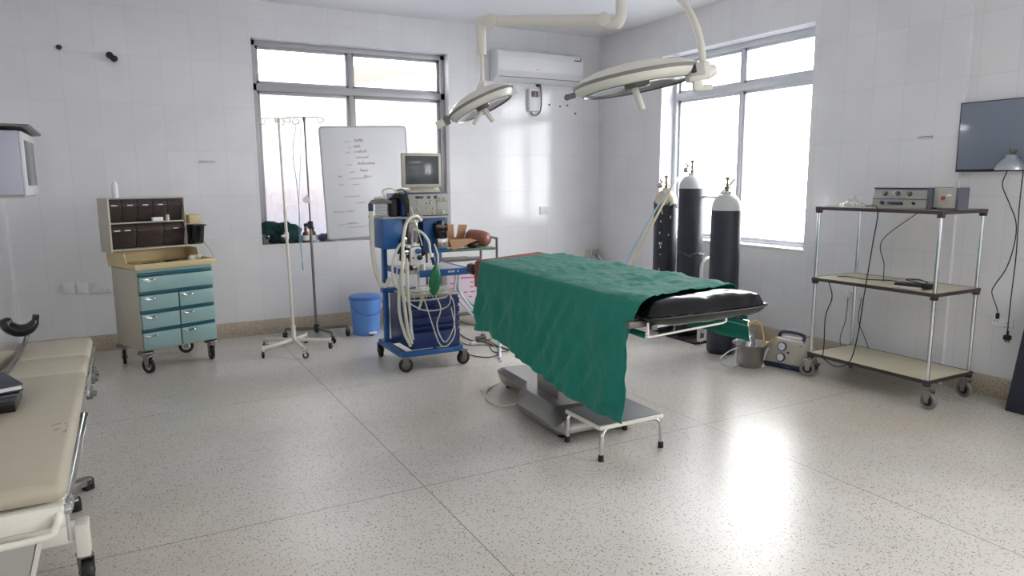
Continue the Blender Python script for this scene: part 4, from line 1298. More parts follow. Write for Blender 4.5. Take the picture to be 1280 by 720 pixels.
m = MB(); m.sph((-.08, -.06, .035), .05, 1.3, 1, .65); m.sph((-.03, .0, .03), .04, 1.2, 1, .7)
m.build('black_strap', M['black'], md_)
m = MB()
for k in range(6): m.tube([(2.80+.035*k, 6.56, .822), (2.83+.035*k, 6.575+.01*(k % 2), .83), (2.87+.035*k, 6.56, .822)], .007)
tag(m.build('gauze_roll', M['paper']), 'pale crumpled gauze along the front edge of the trolley top', 'gauze')
m = MB(); m.span(2.83, 3.20, 6.60, 6.86, .148, .67, .004)
cb = tag(m.build('printed_carton', M['paper_p'], smooth=30), 'tall white carton with pink printing on the lower trolley shelf', 'carton')
m = MB()
for r_i, segs in enumerate((((2.88, 3.12, .012),), ((2.93, 3.14, .010),), ((2.87, 2.92, .008), (3.09, 3.13, .008)), ((2.87, 2.92, .008), (3.09, 3.13, .008)), ((2.87, 2.99, .010), (3.02, 3.06, .008), (3.09, 3.15, .008)), ((2.87, 2.91, .008), (2.94, 2.96, .008), (3.07, 3.11, .008)))):
    for a, c_, h_ in segs:
        x_ = a
        while x_ < c_:
            wq = random.uniform(.008, .014)
            m.span(x_, min(x_+wq, c_), 6.5985, 6.601, .56-r_i*.05-h_, .56-r_i*.05+h_*.6)
            x_ += wq+.004
m.build('pink_print', M['ink_p'], cb, smooth=0)
m = MB(); m.hexa([(2.76, 6.52, .6), (3.16, 6.515, .60), (3.16, 6.518, .60), (2.76, 6.523, .6)], [(2.78, 6.51, .69), (3.15, 6.505, .69), (3.15, 6.508, .69), (2.78, 6.513, .69)])
tag(m.build('hanging_sheet', M['paper'], smooth=0), 'white paper sheet hanging from the trolley rail over the carton', 'paper')
# ================================================================== GAS CYLINDERS
def cylinder(name_lb, x, y, R, H, shoulder, hw, group, body='cyl', sh='cylw', tilt=(0, 0)):
    t = thing('gas_cylinder', name_lb, 'gas cylinder', (x, y, 0), 0, group)
    t.rotation_euler = (tilt[0], tilt[1], 0)
    m = MB(); m.lathe([(0, .0), (R*.85, 0), (R*.97, .015), (R, .04), (R, shoulder)], seg=36); m.build('body', M[body], t, smooth=50)
    m = MB(); ph = [(R*1.001, shoulder)]
    for k in range(1, 9):
        a = k/9*PI/2; ph.append((R*(.30+.70*math.cos(a)), shoulder+(H-shoulder)*math.sin(a)))
    ph.append((R*.30, H)); ph.append((R*.30, H+.025)); ph.append((0, H+.025))
    m.lathe(ph, seg=36); m.build('shoulder', M[sh], t, smooth=60)
    v = MB(); v.cyl((0, 0, H+.02), (0, 0, H+.09), .016, .013, bev=.003); v.cyl((-.03, 0, H+.055), (.03, 0, H+.055), .010); v.cyl((0, 0, H+.09), (0, 0, H+.125), .010)
    v.cyl((0, 0, H+.12), (0, 0, H+.145), .019, bev=.004)
    vv = v.build('valve', M['brass'], t)
    return t, H
CGR = 'gas cylinders under the bright window'
c1, h1 = cylinder('black gas cylinder with white shoulder, nearest the suction pump', 4.50, 4.46, .125, 1.37, 1.235, 0, CGR)
c2, h2 = cylinder('tallest black gas cylinder with white shoulder and regulator, in the middle', 4.72, 5.13, .118, 1.51, 1.39, 0, CGR)
c3, h3 = cylinder('shabby black gas cylinder with peeling cream shoulder, nearest the wall corner', 4.66, 5.42, .112, 1.39, 1.25, 0, CGR, sh='cylcream')
c2.location.z = .0215
for c_, h_ in ((c2, h2), (c3, h3)):
    m = MB()
    m.cyl((-.02, -.0, h_+.055), (-.10, -.03, h_+.05), .011); m.cyl((-.09, -.03, h_+.05), (-.12, -.03, h_+.05), .026, bev=.004)
    m.cyl((-.10, -.03, h_+.05), (-.10, -.05, h_+.10), .008); m.lathe([(0, 0), (.025, 0), (.025, .02), (0, .02)], (-.10, -.05, h_+.10), mx=Matrix.Rotation(1.2, 4, 'X'))
    m.build('regulator', M['steel'], c_)
m = MB()
for k in range(60):
    a = random.uniform(0, 2*PI); z_ = 1.25+abs(random.gauss(0, .02)); 
    m.sph((.112*math.cos(a), .112*math.sin(a), z_-.02), .012, .35 if abs(math.cos(a)) > .5 else 1, .35 if abs(math.sin(a)) > .5 else 1, 1.4, seg=8)
m.build('peeling_paint', M['cyl'], c3)
m = MB()
for k in range(22):
    z_ = random.uniform(.3, 1.2)
    a = math.radians(random.choice((208, 206, 250))+random.uniform(-5, 5))
    m.sph((.113*math.cos(a), .113*math.sin(a), z_), .008, .5, 1, random.uniform(.8, 2), seg=6)
m.build('paint_flakes', M['paper'], c3)
# cylinder trolley
tr = thing('cylinder_trolley', 'cream tubular trolley frame holding the middle gas cylinder', 'trolley', (4.82, 4.90, 0))
m = MB()
m.tube([(-.02, -.02, .03), (-.02, -.02, .6), (.01, .0, 1.15), (.02, .0, 1.33), (.08, -.05, 1.42), (.13, -.09, 1.50)], .014, smooth=True)
m.cyl((.02, .0, 1.33), (-.09, .12, 1.335), .013)
m.build('handle_tube', M['cream'], tr)
m = MB()
m.tube([(-.06, -.02, .78), (-.14, -.03, .77), (-.19, -.03, .70), (-.19, -.03, .45)], .014)
m.tube([(-.34, -.16, .30), (-.30, -.12, .31), (-.10, .02, .34)], .012)
m.tube([(-.33, -.17, .31), (-.34, -.18, .05), (-.28, -.14, .035), (-.05, -.06, .04)], .014, smooth=False)
m.tube([(-.18, -.10, .30), (-.20, -.12, .045)], .012)
m.build('lower_frame', M['cream'], tr)
m = MB(); m.span(-.32, .02, -.12, .40, .0, .02, .003); m.build('foot_plate', M['black'], tr)
m = MB(); m.lathe([(0, -.02), (.07, -.02), (.08, 0), (.07, .02), (0, .02)], (.05, -.10, .08), mx=Matrix.Rotation(PI/2, 4, 'Y')); m.build('wheel', M['black'], tr)
m = MB()
for k in range(14):
    a = math.radians(170+k*12); c = Vector((4.72+.124*math.cos(a), 5.13+.124*math.sin(a), .80+.01*math.sin(k)))
    d = Vector((-math.sin(a), math.cos(a), 0)); up_ = Vector((0, 0, 1)) if k % 2 else Vector((math.cos(a), math.sin(a), 0))
    m.tube([c+d*.016*math.cos(t*PI/3)+up_*.009*math.sin(t*PI/3) for t in range(6)], .003, closed=True, n=2, seg=5)
tag(m.build('chain', M['steel_d']), 'small steel chain around the middle gas cylinder', 'chain')
# hoses slanting from the regulators to the table
M['hose_c'] = mat('pale cream hose', (222, 212, 184), .45, var=.03)
M['hose_b'] = mat('pale blue hose', (176, 206, 214), .45, var=.03)
m = MB(); m.tube([px(848, 222, 1, 5.36), px(840, 234, 1, 5.22), px(824, 264, 1, 5.22), px(808, 295, 1, 5.3), px(790, 330, 1, 5.4), px(780, 352, 1, 5.5), px(768, 380, 1, 5.5), (3.9, 5.5, .02)], .011)
tag(m.build('oxygen_hose', M['hose_c']), 'cream hose slanting down from the left gas cylinders', 'hose')
m = MB(); m.tube([px(845, 228, 1, 5.38), px(834, 240, 1, 5.26), px(812, 275, 1, 5.3), px(796, 303, 1, 5.4), px(778, 332, 1, 5.5), px(762, 362, 1, 5.55), (3.8, 5.5, .02)], .009)
tag(m.build('oxygen_hose', M['hose_b']), 'pale blue hose slanting down beside the cream hose', 'hose')

# ================================================================== SUCTION BUCKET AND JAR
sb = thing('steel_basin', 'stainless steel pail with flared rim beside the suction pump', 'pail', (4.37, 4.0, 0))
m = MB(); m.lathe([(0, .002), (.085, .002), (.09, .01), (.105, .12), (.118, .16), (.150, .185), (.153, .19), (.149, .188), (.113, .158), (.1, .12), (.084, .012), (0, .012)], seg=36); m.build('pail', M['steel'], sb)
m = MB(); m.tube([(-.13, .0, .17), (-.20, .05, .13), (-.25, .09, .06), (-.22, .08, .012), (-.14, .03, .01), (-.10, .0, .06)], .006); m.build('bail_handle', M['chrome'], sb)
sj = thing('suction_jar', 'clear glass suction jar with metal lid standing in the steel pail', 'jar', (4.33, 4.02, .013))
m = MB(); m.lathe([(0, 0), (.066, 0), (.07, .01), (.07, .20), (.055, .225), (.055, .24), (.051, .24), (.051, .222), (.066, .197), (.066, .008), (0, .008)]); m.build('glass', M['clear'], sj)
m = MB(); m.lathe([(0, .252), (.062, .25), (.066, .24), (.066, .228), (.05, .228), (0, .23)]); m.cyl((-.02, 0, .25), (-.02, 0, .275), .008); m.cyl((.03, 0, .25), (.03, 0, .27), .008); m.build('lid', M['chrome'], sj)
m = MB(); m.tube([(-.02, 0, .27), (-.0, -.01, .32), (.05, -.03, .355), (.09, -.05, .34), (.11, -.06, .28), (.12, -.07, .20), (.12, -.08, .16)], .0085); m.build('tube', M['rubber_y'], sj)
m = MB(); m.tube([(4.47, 3.95, .17), (4.50, 3.92, .205), px(968, 424, 1, 3.88), px(971, 421, 1, 3.86)], .0085)
tag(m.build('suction_tube', M['rubber_y']), 'short tan rubber tube from the pail to the suction pump', 'tube')
# ================================================================== SUCTION PUMP
sp_ = thing('suction_pump', 'putty coloured suction pump with two gauges and a dark blue handle', 'suction pump', (4.625, 3.81, 0), math.radians(-78))
# local x along front face, local -y faces the viewer
m = MB()
m.hexa([(-.19, -.11, .035), (.17, -.11, .035), (.17, .13, .035), (-.19, .13, .035)], [(-.13, -.075, .235), (.11, -.075, .235), (.11, .09, .235), (-.13, .09, .235)], bev=.018)
m.build('housing', M['beigeplastic'], sp_, smooth=50)
m = MB(); m.hexa([(-.18, -.105, .0), (.16, -.105, .0), (.16, .125, .0), (-.18, .125, .0)], [(-.197, -.118, .04), (.177, -.118, .04), (.177, .138, .04), (-.197, .138, .04)], bev=.008); m.build('base_skirt', M['dblue'], sp_, smooth=50)
m = MB(); m.tube([(-.115, -.0, .225), (-.11, .0, .262), (-.07, .0, .28), (.04, 0, .28), (.09, 0, .262), (.10, -.03, .225), (.105, -.075, .19)], .014, seg=10); m.build('carry_handle', M['dblue'], sp_)
m = MB(); m.box((-.0, .0, .238), (.15, .07, .006), bev=.002); m.build('top_recess', M['white_p'], sp_)
sl_ = math.atan2(.035, .2)
FM = Matrix.Translation((-.03, -.093, .135)) @ Matrix.Rotation(PI/2-sl_, 4, 'X')
for yy, nm in ((.04, 'vacuum_gauge'), (-.045, 'regulator_dial')):
    m = MB(); m.lathe([(0, 0), (.036, 0), (.036, .012), (.029, .016)], (-.01, yy, .0), seg=28); m.bm.transform(FM); g_ = m.build(nm, M['dblue'], sp_)
    m = MB(); m.lathe([(0, .0155), (.029, .0155)], (-.01, yy, 0), seg=28)
    if yy < 0: m.box((-.01, yy, .022), (.03, .008, .012), rz=.6, bev=.002)
    m.bm.transform(FM); m.build('dial_face', M['white_p'], g_)
    if yy > 0:
        m = MB(); m.box((-.014, yy+.004, .0165), (.018, .002, .001), rz=2.3); m.bm.transform(FM); m.build('needle', M['black'], g_)
m = MB(); m.lathe([(0, 0), (.008, 0), (.008, .008), (0, .01)], (.045, 0.0, 0)); m.bm.transform(FM); m.build('switch', M['black'], sp_)

# ================================================================== SHELF TROLLEY (right)
CX0, CX1, CY0, CY1 = 4.53, 5.00, 2.66, 3.56
rt_ = thing('shelf_trolley', 'chrome-posted trolley with three cream shelves and brown edging', 'trolley', ((CX0+CX1)/2, (CY0+CY1)/2, 0))
hx_, hy_ = (CX1-CX0)/2, (CY1-CY0)/2
for z_ in (.19, .765, 1.293):
    m = MB(); m.span(-hx_-.012, hx_+.012, -hy_-.012, hy_+.012, z_-.012, z_-.002, .002); sh = m.build('shelf', M['cream_lam'], rt_)
    m = MB()
    for a in ((-hx_-.02, -hx_-.01, -hy_-.02, hy_+.02), (hx_+.01, hx_+.02, -hy_-.02, hy_+.02), (-hx_-.01, hx_+.01, -hy_-.02, -hy_-.01), (-hx_-.01, hx_+.01, hy_+.01, hy_+.02)):
        m.span(a[0], a[1], a[2], a[3], z_-.024, z_, .003)
    m.build('edging', M['brown_edge'], sh)
    m = MB()
    for sx in (-1, 1):
        for sy in (-1, 1): m.box((sx*hx_, sy*hy_, z_-.034), (.036, .036, .024), bev=.003)
    m.build('corner_block', M['brown_edge'], sh)
for sx in (-1, 1):
    for sy in (-1, 1):
        m = MB(); m.cyl((sx*hx_, sy*hy_, .14), (sx*hx_, sy*hy_, 1.28), .0125, seg=20); m.build('post', M['chrome'], rt_)
        caster(rt_, sx*hx_, sy*hy_, .057, .15, .03, {(-1, 1): 2.1, (-1, -1): -1.7, (1, -1): 1.4, (1, 1): .5}[(sx, sy)], tyre=M['cream_d'], hub=M['black'], fork=M['steel'])
# electrosurgical unit
es = thing('electrosurgical_unit', 'grey electrosurgical unit with three dials on the trolley top shelf', 'medical device', (4.66, 3.00, 1.2935))
m = MB(); m.prism([(-.04, 0), (.20, 0), (.20, .135), (-.015, .135), (-.035, .06)], -.19, .205, 'y', bev=.004)
m.bm.transform(Matrix.Identity(4)); m.build('case', M['panelg'], es)
def es_face(yc, z, r__, nm, mt):
    xx = -.037+.022*max(0, (z-.06))/.075
    m = MB(); m.cyl((xx, yc, z), (xx-.02, yc, z+.004), r__, r__*.85, bev=.002); m.build(nm, M[mt], es)
for yc in (.115, .025, -.06): es_face(yc, .098, .017, 'dial', 'steel_d')
es_face(.125, .035, .013, 'socket', 'dblue'); es_face(.08, .035, .007, 'socket', 'steel_d'); es_face(-.10, .035, .009, 'socket', 'black')
m = MB(); m.span(-.043, -.037, -.185, .20, .062, .066); m.span(-.025, -.01, -.19, .205, .13, .14, .002); m.span(-.046, -.036, -.02, .07, .025, .045, .002)
m.build('panel_trim', M['dblue'], es)
m = MB(); m.span(-.045, .205, -.21, -.185, -.0, .142, .004); m.build('end_cheek', M['slate'], es)
eb = thing('diathermy_unit', 'plain grey box with a round red button beside the dial unit', 'medical device', (4.67, 2.67, 1.2935))
m = MB(); m.span(-.03, .075, -.035, .115, .012, .14, .006); m.build('case', M['panelg'], eb)
m = MB(); m.span(-.035, .08, -.05, -.03, .0, .142, .004); m.span(-.03, .07, -.03, .09, .0, .014, .002); m.build('end_cheek', M['slate'], eb)
m = MB(); m.cyl((-.03, .05, .075), (-.04, .05, .075), .014, bev=.002); m.build('red_button', M['red'], eb)
m = MB(); m.tube([(-.01, 0, 0), (-.01, -.02, 0)], .002) ; m.span(-.032, -.029, .0, .028, .088, .100, .0)
m.build('marking', M['white_p'], eb)
m = MB(); m.lathe([(0, 0), (.085, 0), (.08, .02), (.05, .04), (.02, .055), (.02, .085), (0, .09)], (4.72, 3.43, 1.294))
tag(m.build('clear_plastic_wrap', glass_mat('thin clear plastic', (.96, .97, .97), .3, haze=.18)), 'barely visible clear plastic cover at the left end of the top shelf', 'plastic cover')
m = MB(); p = Vector((4.60, 3.32, 1.294))
for k in range(9): m.sph(p+Vector((random.uniform(-.02, .02), random.uniform(-.03, .03), .008+random.uniform(0, .02))), random.uniform(.008, .014), seg=8)
tag(m.build('tissue_scrap', M['paper']), 'small crumpled white tissue on the top shelf left of the dial unit', 'tissue')
# foot pedal on the middle shelf
fpz = .7655
pd = thing('foot_switch', 'dark flat foot switch with coiled lead on the middle shelf', 'foot switch', (4.68, 2.92, fpz))
m = MB(); m.box((0, .0, .012), (.10, .17, .020), rz=.15, bev=.006); m.box((-.0, -.12, .018), (.07, .07, .03), rz=.2, bev=.01); m.build('pedal', M['black'], pd)
m = MB(); m.tube([(.0, .08, .02), (.02, .16, .02), (-.02, .32, .012), (.03, .5, .008), (-.02, .55, .006)], .004, seg=6); m.tube([(0, -.12, .04), (.03, -.04, .05), (.0, .03, .045), (-.03, -.04, .04), (-.03, -.12, .03), (-.01, -.19, .012), (-.12, -.16, .008)], .004, seg=6)
m.build('lead', M['black'], pd)
m = MB(); m.box((4.60, 2.90, fpz+.003), (.09, .17, .005), rz=.1)
tag(m.build('booklet', M['paper']), 'thin pale booklet under the foot switch', 'booklet')
# cables about the trolley
xc = CX0-.03
cable([Vector((xc+.04, 3.20, 1.31)), px(1097, 262, 0, xc), px(1090, 310, 0, xc), px(1080, 370, 0, xc), px(1072, 420, 0, xc), px(1062, 452, 0, xc), px(1045, 458, 0, xc-.03), px(1030, 449, 0, xc-.02)], .004, 'black', 'black lead looping from the dial unit down past the lower shelf')
cable([Vector((4.95, 3.05, 1.27)), px(1103, 300, 0, 4.9), px(1105, 330, 0, 4.85), px(1104, 352, 2, .77)], .003, 'black', 'thin black lead hanging behind the dial unit to the middle shelf')
cable([px(1036, 352, 0, xc), px(1040, 372, 0, xc), px(1032, 395, 0, xc), px(1030, 430, 0, xc), px(1028, 448, 0, xc)], .004, 'black', 'black lead hanging beside the left front post')
cable([px(1060, 372, 0, RX-.03), px(1057, 400, 0, RX-.05), px(1050, 425, 0, RX-.08), px(1057, 448, 0, RX-.08)], .004, 'steel_d', 'grey wire hanging from the left wall plug behind the trolley')
cable([px(1077, 372, 0, RX-.03), px(1073, 400, 0, RX-.05), px(1080, 420, 0, RX-.05), px(1089, 445, 0, RX-.06)], .004, 'steel_d', 'grey wire hanging from the right wall plug behind the trolley')
def wall_plate(nm, lb, x0, x1, y0, y1, axis, face, sockets=0, mt='white_p', group=None):
    a = px(x0, y0, axis, face); b_ = px(x1, y1, axis, face)
    m = MB()
    if axis == 0: m.span(face-.012, face, a.y, b_.y, a.z, b_.z, .002)
    else: m.span(a.x, b_.x, face-.012, face, a.z, b_.z, .002)
    o = tag(m.build(nm, M[mt]), lb, 'wall fitting', group)
    for k in range(sockets):
        c = a.lerp(b_, (k+.5)/sockets)
        for dx, dz in ((0, .015), (-.01, -.01), (.01, -.01)):
            q = MB()
            if axis == 0: q.box((face-.0125, c.y+dx, c.z+dz), (.003, .006, .005))
            else: q.box((c.x+dx, face-.0125, c.z+dz), (.006, .003, .005))
            q.build('pin_hole', M['black'], o)
    return o
wall_plate('wall_socket', 'white double socket on the right wall behind the cart posts', 1055, 1083, 362, 376, 0, RX, 2)
for x_, lb in ((1060, 'white plug in the left socket behind the trolley'), (1076, 'white plug in the right socket behind the trolley')):
    p = px(x_, 368, 0, RX-.03); m = MB(); m.box(p, (.035, .045, .04), bev=.006); tag(m.build('wall_plug', M['white_p']), lb, 'plug')
wall_plate('wall_socket', 'pale double socket beside the leaning dark board', 1240, 1267, 395, 411, 0, RX+.03, 2)
# television, examination lamp, dark board
tv = thing('television', 'wall-mounted television with a dark blue grey screen at the right edge', 'television', (RX+.03, 2.42, 1.772))
m = MB(); m.span(-.045, -.012, -.53, .525, -.235, .235, .004); m.build('bezel', M['darkboard'], tv)
m = MB(); m.span(-.048, -.044, -.52, .515, -.218, .228, .001); m.build('screen', M['tvscreen'], tv)
m = MB(); m.span(-.012, 0, -.2, .2, -.15, .15, .002); m.build('wall_mount', M['black'], tv)
lp = thing('examination_lamp', 'spun aluminium bell lamp hanging before the television', 'lamp', (5.02, 2.53, 1.545))
SC = .085/.1
m = MB(); m.lathe([(.088, 0), (.086, .012), (.078, .035), (.055, .062), (.036, .078), (.034, .092), (.028, .098), (.0, .1)], seg=32); m.lathe([(.088, 0), (.086, .003), (.076, .033), (.053, .058), (0, .075)], seg=32)
m.build('shade', M['alu_shade'], lp, smooth=50)
m = MB(); m.cyl((0, .01, .095), (0, .015, .135), .007); m.cyl((-.0, -.02, .11), (-.0, .0, .125), .012, bev=.003); m.cyl((0, 0, .10), (0, -.03, .13), .006)
m.build('bracket', M['steel_d'], lp)
m = MB(); m.tube([(0.03, 0, .10), (.07, 0, .085), (.10, 0, .05)], .006); m.build('mounting_arm', M['steel_d'], lp)
m = MB(); m.sph((0, 0, .035), .03); m.build('bulb', M['white_p'], lp)
cx_ = 5.02
cable([Vector((5.02, 2.53, 1.60)), px(1258, 216, 0, cx_), px(1253, 232, 0, cx_), px(1262, 255, 0, cx_), px(1270, 278, 0, cx_), px(1268, 305, 0, cx_), px(1258, 335, 0, cx_-.0), px(1243, 357, 0, cx_), px(1240, 367, 0, 5.04), px(1246, 385, 0, 5.05), px(1247, 392, 0, 5.05)], .0035, 'black', 'black lamp flex curving from the bell lamp to the trolley')
cable([px(1279, 214, 0, 5.12), px(1274, 260, 0, 5.12), px(1270, 320, 0, 5.12), px(1264, 370, 0, 5.12), px(1259, 417, 0, 5.12)], .0035, 'black', 'straight black television cable hanging down to a loose plug')
m = MB(); p = px(1259, 422, 0, 5.12); m.box(p, (.03, .045, .035), bev=.008); m.cyl(p+Vector((0, 0, .015)), p+Vector((0, 0, .045)), .008)
for dy in (-.012, 0, .012): m.box(p+Vector((0, dy, -.024)), (.006, .005, .016))
tag(m.build('loose_plug', M['black']), 'black three-pin plug dangling at the end of the straight cable', 'plug')
m = MB(); p = px(1247, 395, 0, 5.05); m.box(p, (.02, .02, .04), bev=.005)
tag(m.build('loose_plug', M['black']), 'small black connector dangling at the back right post', 'plug')
m = MB(); m.hexa([(4.93, 2.38, 0), (4.97, 2.38, .0), (4.97, 1.5, 0), (4.93, 1.5, 0)], [(5.135, 2.38, .82), (5.175, 2.38, .82), (5.175, 1.5, .82), (5.135, 1.5, .82)], bev=.003)
tag(m.build('leaning_board', M['darkboard']), 'charcoal board leaning on the wall at the right edge', 'board')

# ================================================================== THINGS ON THE WALLS
ac = thing('air_conditioner', 'white split air conditioner high on the back wall beside the corner', 'air conditioner', (4.235, BY, 2.75))
m = MB()
m.prism([(0, -.165), (0, .16), (-.12, .165), (-.19, .145), (-.205, .08), (-.20, -.06), (-.17, -.12), (-.08, -.17)], -.565, .55, 'x', bev=.012)
m.build('body', M['white_p'], ac, smooth=50)
m = MB(); m.box((0, -.197, -.082), (1.04, .006, .035), bev=.002, mx=Matrix.Rotation(.35, 4, 'X')); m.build('air_flap', M['paper'], ac)
m = MB(); m.box((.0, -.165, -.128), (1.05, .008, .006)); m.box((-.06, -.2055, -.04), (.05, .002, .004)); m.build('slot', M['cream_d'], ac)
m = MB(); m.span(.42, .51, -.2065, -.203, .085, .098); m.span(.50, .512, -.2065, -.203, .095, .128); m.span(.43, .485, -.2065, -.203, .113, .118)
m.build('logo', M['teal_d'], ac)
m = MB(); m.span(.41, .525, -.2045, -.202, .078, .135); m.build('logo_sticker', M['white_p'], ac)
vs = thing('voltage_guard', 'small white voltage protector with a dark display below the air conditioner', 'electrical box', (4.225, BY, 2.405))
m = MB(); m.span(-.075, .055, -.05, 0, -.13, .12, .006); m.build('case', M['white_p'], vs)
m = MB(); m.span(-.05, .04, -.053, -.049, .03, .095, .002); m.build('display', M['screen'], vs)
m = MB(); m.span(-.025, .005, -.0545, -.052, .045, .08); m.build('red_digits', M['red'], vs)
m = MB(); m.tube([(.065, -.02, .18), (.09, -.025, .15), (.095, -.03, .0), (.08, -.03, -.12), (.03, -.03, -.17), (-.03, -.03, -.16), (-.04, -.03, -.13)], .009); m.build('cable', M['cream_d'], vs)
m = MB(); m.span(.04, .09, -.03, 0, .15, .20, .003); m.build('junction', M['black'], vs)
wall_plate('blank_plate', 'blank white switch plate low on the back wall, leftmost', 78, 93.5, 355, 367, 1, BY)
wall_plate('blank_plate', 'blank white switch plate low on the back wall, beside the socket', 95.5, 111, 354.5, 366.5, 1, BY)
wall_plate('wall_socket', 'white double socket low on the back wall beside the teal cart', 113, 140, 353.5, 365.5, 1, BY, 3)
wall_plate('wall_socket', 'small white socket high on the back wall left of the corner', 674.5, 686, 258.5, 268, 1, BY, 1)
wall_plate('wall_label', 'small white label on the back wall above the teal cart', 249.5, 269.5, 200, 204, 1, BY, 0, 'paper')
wall_plate('wall_label', 'small white label on the right wall above the shelf trolley', 1147, 1166, 169, 173, 0, RX, 0, 'paper')
m = MB(); p = px(259.5, 202, 1, BY-.0125)
for k in range(9): m.box((p.x-.05+.0125*k, p.y, p.z), (.007, .001, .006))
tag(m.build('label_print', M['ink_k']), 'grey lettering on the small back wall label', 'lettering')
m = MB(); p = px(1156.5, 171, 0, RX-.0125)
for k in range(9): m.box((p.x, p.y+.05-.0125*k, p.z), (.001, .007, .006))
tag(m.build('label_print', M['ink_k']), 'grey lettering on the small right wall label', 'lettering')
for q, lb, r__ in (((73.5, 59), 'dark round pipe hole high on the back wall, left of the pair', .022), ((137, 69), 'dark round fixing high on the back wall, right of the pair', .03)):
    p = px(*q, 1, BY); m = MB(); m.cyl((p.x, BY, p.z), (p.x, BY-.03, p.z), r__, r__*.8, bev=.005)
    if q[0] > 100: m.cyl((p.x+.03, BY, p.z-.03), (p.x+.035, BY-.07, p.z-.035), .026, bev=.004)
    else: m.cyl((p.x, BY-.03, p.z), (p.x+.01, BY-.05, p.z), .012)
    tag(m.build('wall_fixing', M['black']), lb, 'wall fixing')
go = thing('gas_outlet', 'small chrome gas outlet with two valves low in the room corner', 'gas outlet', (5.03, 7.16, .56))
m = MB(); m.span(-.07, .06, .0, .09, -.10, .09, .004); m.build('back_box', M['offwhite'], go)
for x_ in (-.045, .045):
    m = MB(); m.cyl((x_, 0, .02), (x_, -.05, .02), .026, bev=.005); m.cyl((x_, -.03, .05), (x_, -.03, .10), .010); m.cyl((x_, -.04, .02), (x_+.03, -.07, -.03), .012); m.build('valve', M['chrome'], go)
m = MB(); m.cyl((0, -.03, .0), (.0, -.03, -.3), .02); m.build('pipe', M['offwhite'], go)
# black screws left in the tiles below the air conditioner
for q, wh in (((686.5, 131), 'leftmost of four'), ((700, 133), 'second from the left'), ((709, 132), 'third from the left'), ((719, 142), 'lowest of four')):
    p = px(*q, 1, BY); m = MB(); m.sph((p.x, BY-.004, p.z), .012, seg=10)
    tag(m.build('wall_plug_hole', M['cream_d']), 'small dark screw in the tiles below the air conditioner, '+wh, 'screw', 'screws below the air conditioner')
# light box on the left wall
lb_ = thing('xray_viewer', 'white wall cabinet with dark lid and glass front at the left edge', 'wall cabinet', (LX, 6.45, 1.63))
m = MB(); m.span(0, .27, -.40, .39, -.215, .23, .006); m.build('case', M['lavender'], lb_)
m = MB(); m.span(.27, .29, -.40, .39, -.22, .225, .004); m.build('front_frame', M['white_p'], lb_)
m = MB(); m.span(.288, .293, -.33, .30, -.15, .17, .002); m.build('viewing_glass', M['screen'], lb_)
m = MB(); m.hexa([(0, -.45, .255), (.33, -.45, .255), (.33, .43, .235), (0, .43, .235)], [(0, -.45, .275), (.34, -.45, .27), (.34, .44, .25), (0, .44, .25)]); m.build('lid', M['steel_d'], lb_)
m = MB(); m.span(0, .26, -.38, .37, -.235, -.215, .003); m.build('wooden_batten', M['cartside'], lb_)
m = MB(); m.span(LX+.001, LX+.03, 5.9, 5.93, 0, 1.42, .004)
tag(m.build('wall_conduit', M['white_p']), 'thin white conduit running up the left wall below the cabinet', 'conduit')

# ================================================================== EXAMINATION BED (left)
BZ = .60
bd = thing('treatment_couch', 'beige padded treatment couch on a white steel frame at the left', 'couch', (-.395, 3.64, 0))
def pad(nm, x0, x1, y0, y1, z0, z1, par, mt='beige'):
    m = MB(); m.span(x0, x1, y0, y1, z0, z1, .028); return m.build(nm, M[mt], par, smooth=60)
pad('pad', -.175, .175, -1.19, .30, BZ-.065, BZ, bd)
pad('pad', -.17, .175, .303, .70, BZ-.065, BZ-.002, bd)
pad('pad', -.165, .175, .703, 1.18, BZ-.065, BZ, bd)
m = MB()
for k in range(16): m.sph((random.uniform(.10, .15), -.62+random.uniform(-.1, .1), BZ-.0005), random.uniform(.004, .008), 1, 1.8, .15, seg=8)
for k in range(12): m.sph((random.uniform(.08, .15), .42+random.uniform(-.1, .1), BZ-.003), random.uniform(.004, .008), 1.6, 1, .15, seg=8)
m.build('scuff_mark', M['beige_d'], bd)
m = MB()
m.span(-.16, .16, -1.15, 1.15, BZ-.10, BZ-.066, .004); m.span(-.17, .165, -1.20, -1.14, BZ-.135, BZ-.07, .006)
m.build('bed_frame', M['white_e'], bd)
m = MB(); m.tube([(.14, -1.16, BZ-.09), (.15, -1.205, BZ-.10), (.14, -1.22, BZ-.13), (.10, -1.225, BZ-.15), (-.17, -1.225, BZ-.155)], .011, seg=12); m.build('push_bar', M['white_e'], bd)
m = MB(); m.cyl((.155, -1.18, BZ-.09), (.185, -1.18, BZ-.09), .016, bev=.003); m.cyl((.17, -1.16, BZ-.09), (.17, -1.16, BZ-.2), .006); m.box((.17, -1.10, BZ-.10), (.03, .08, .03), bev=.004)
m.build('adjuster', M['chrome'], bd)
m = MB(); m.span(.178, .190, .10, 1.10, BZ-.085, BZ-.055, .002)
for yy in (.15, .45, .75, 1.05): m.cyl((.15, yy, BZ-.07), (.18, yy, BZ-.07), .008)
m.build('side_rail', M['chrome'], bd)
for yy, zz in ((.22, -.095), (.50, -.09), (.66, -.10)):
    m = MB(); m.box((.185, yy, BZ+zz), (.03, .06, .055), bev=.005); m.cyl((.185, yy, BZ+zz), (.215, yy, BZ+zz-.01), .014, bev=.003); m.build('clamp', M['steel_d'], bd)
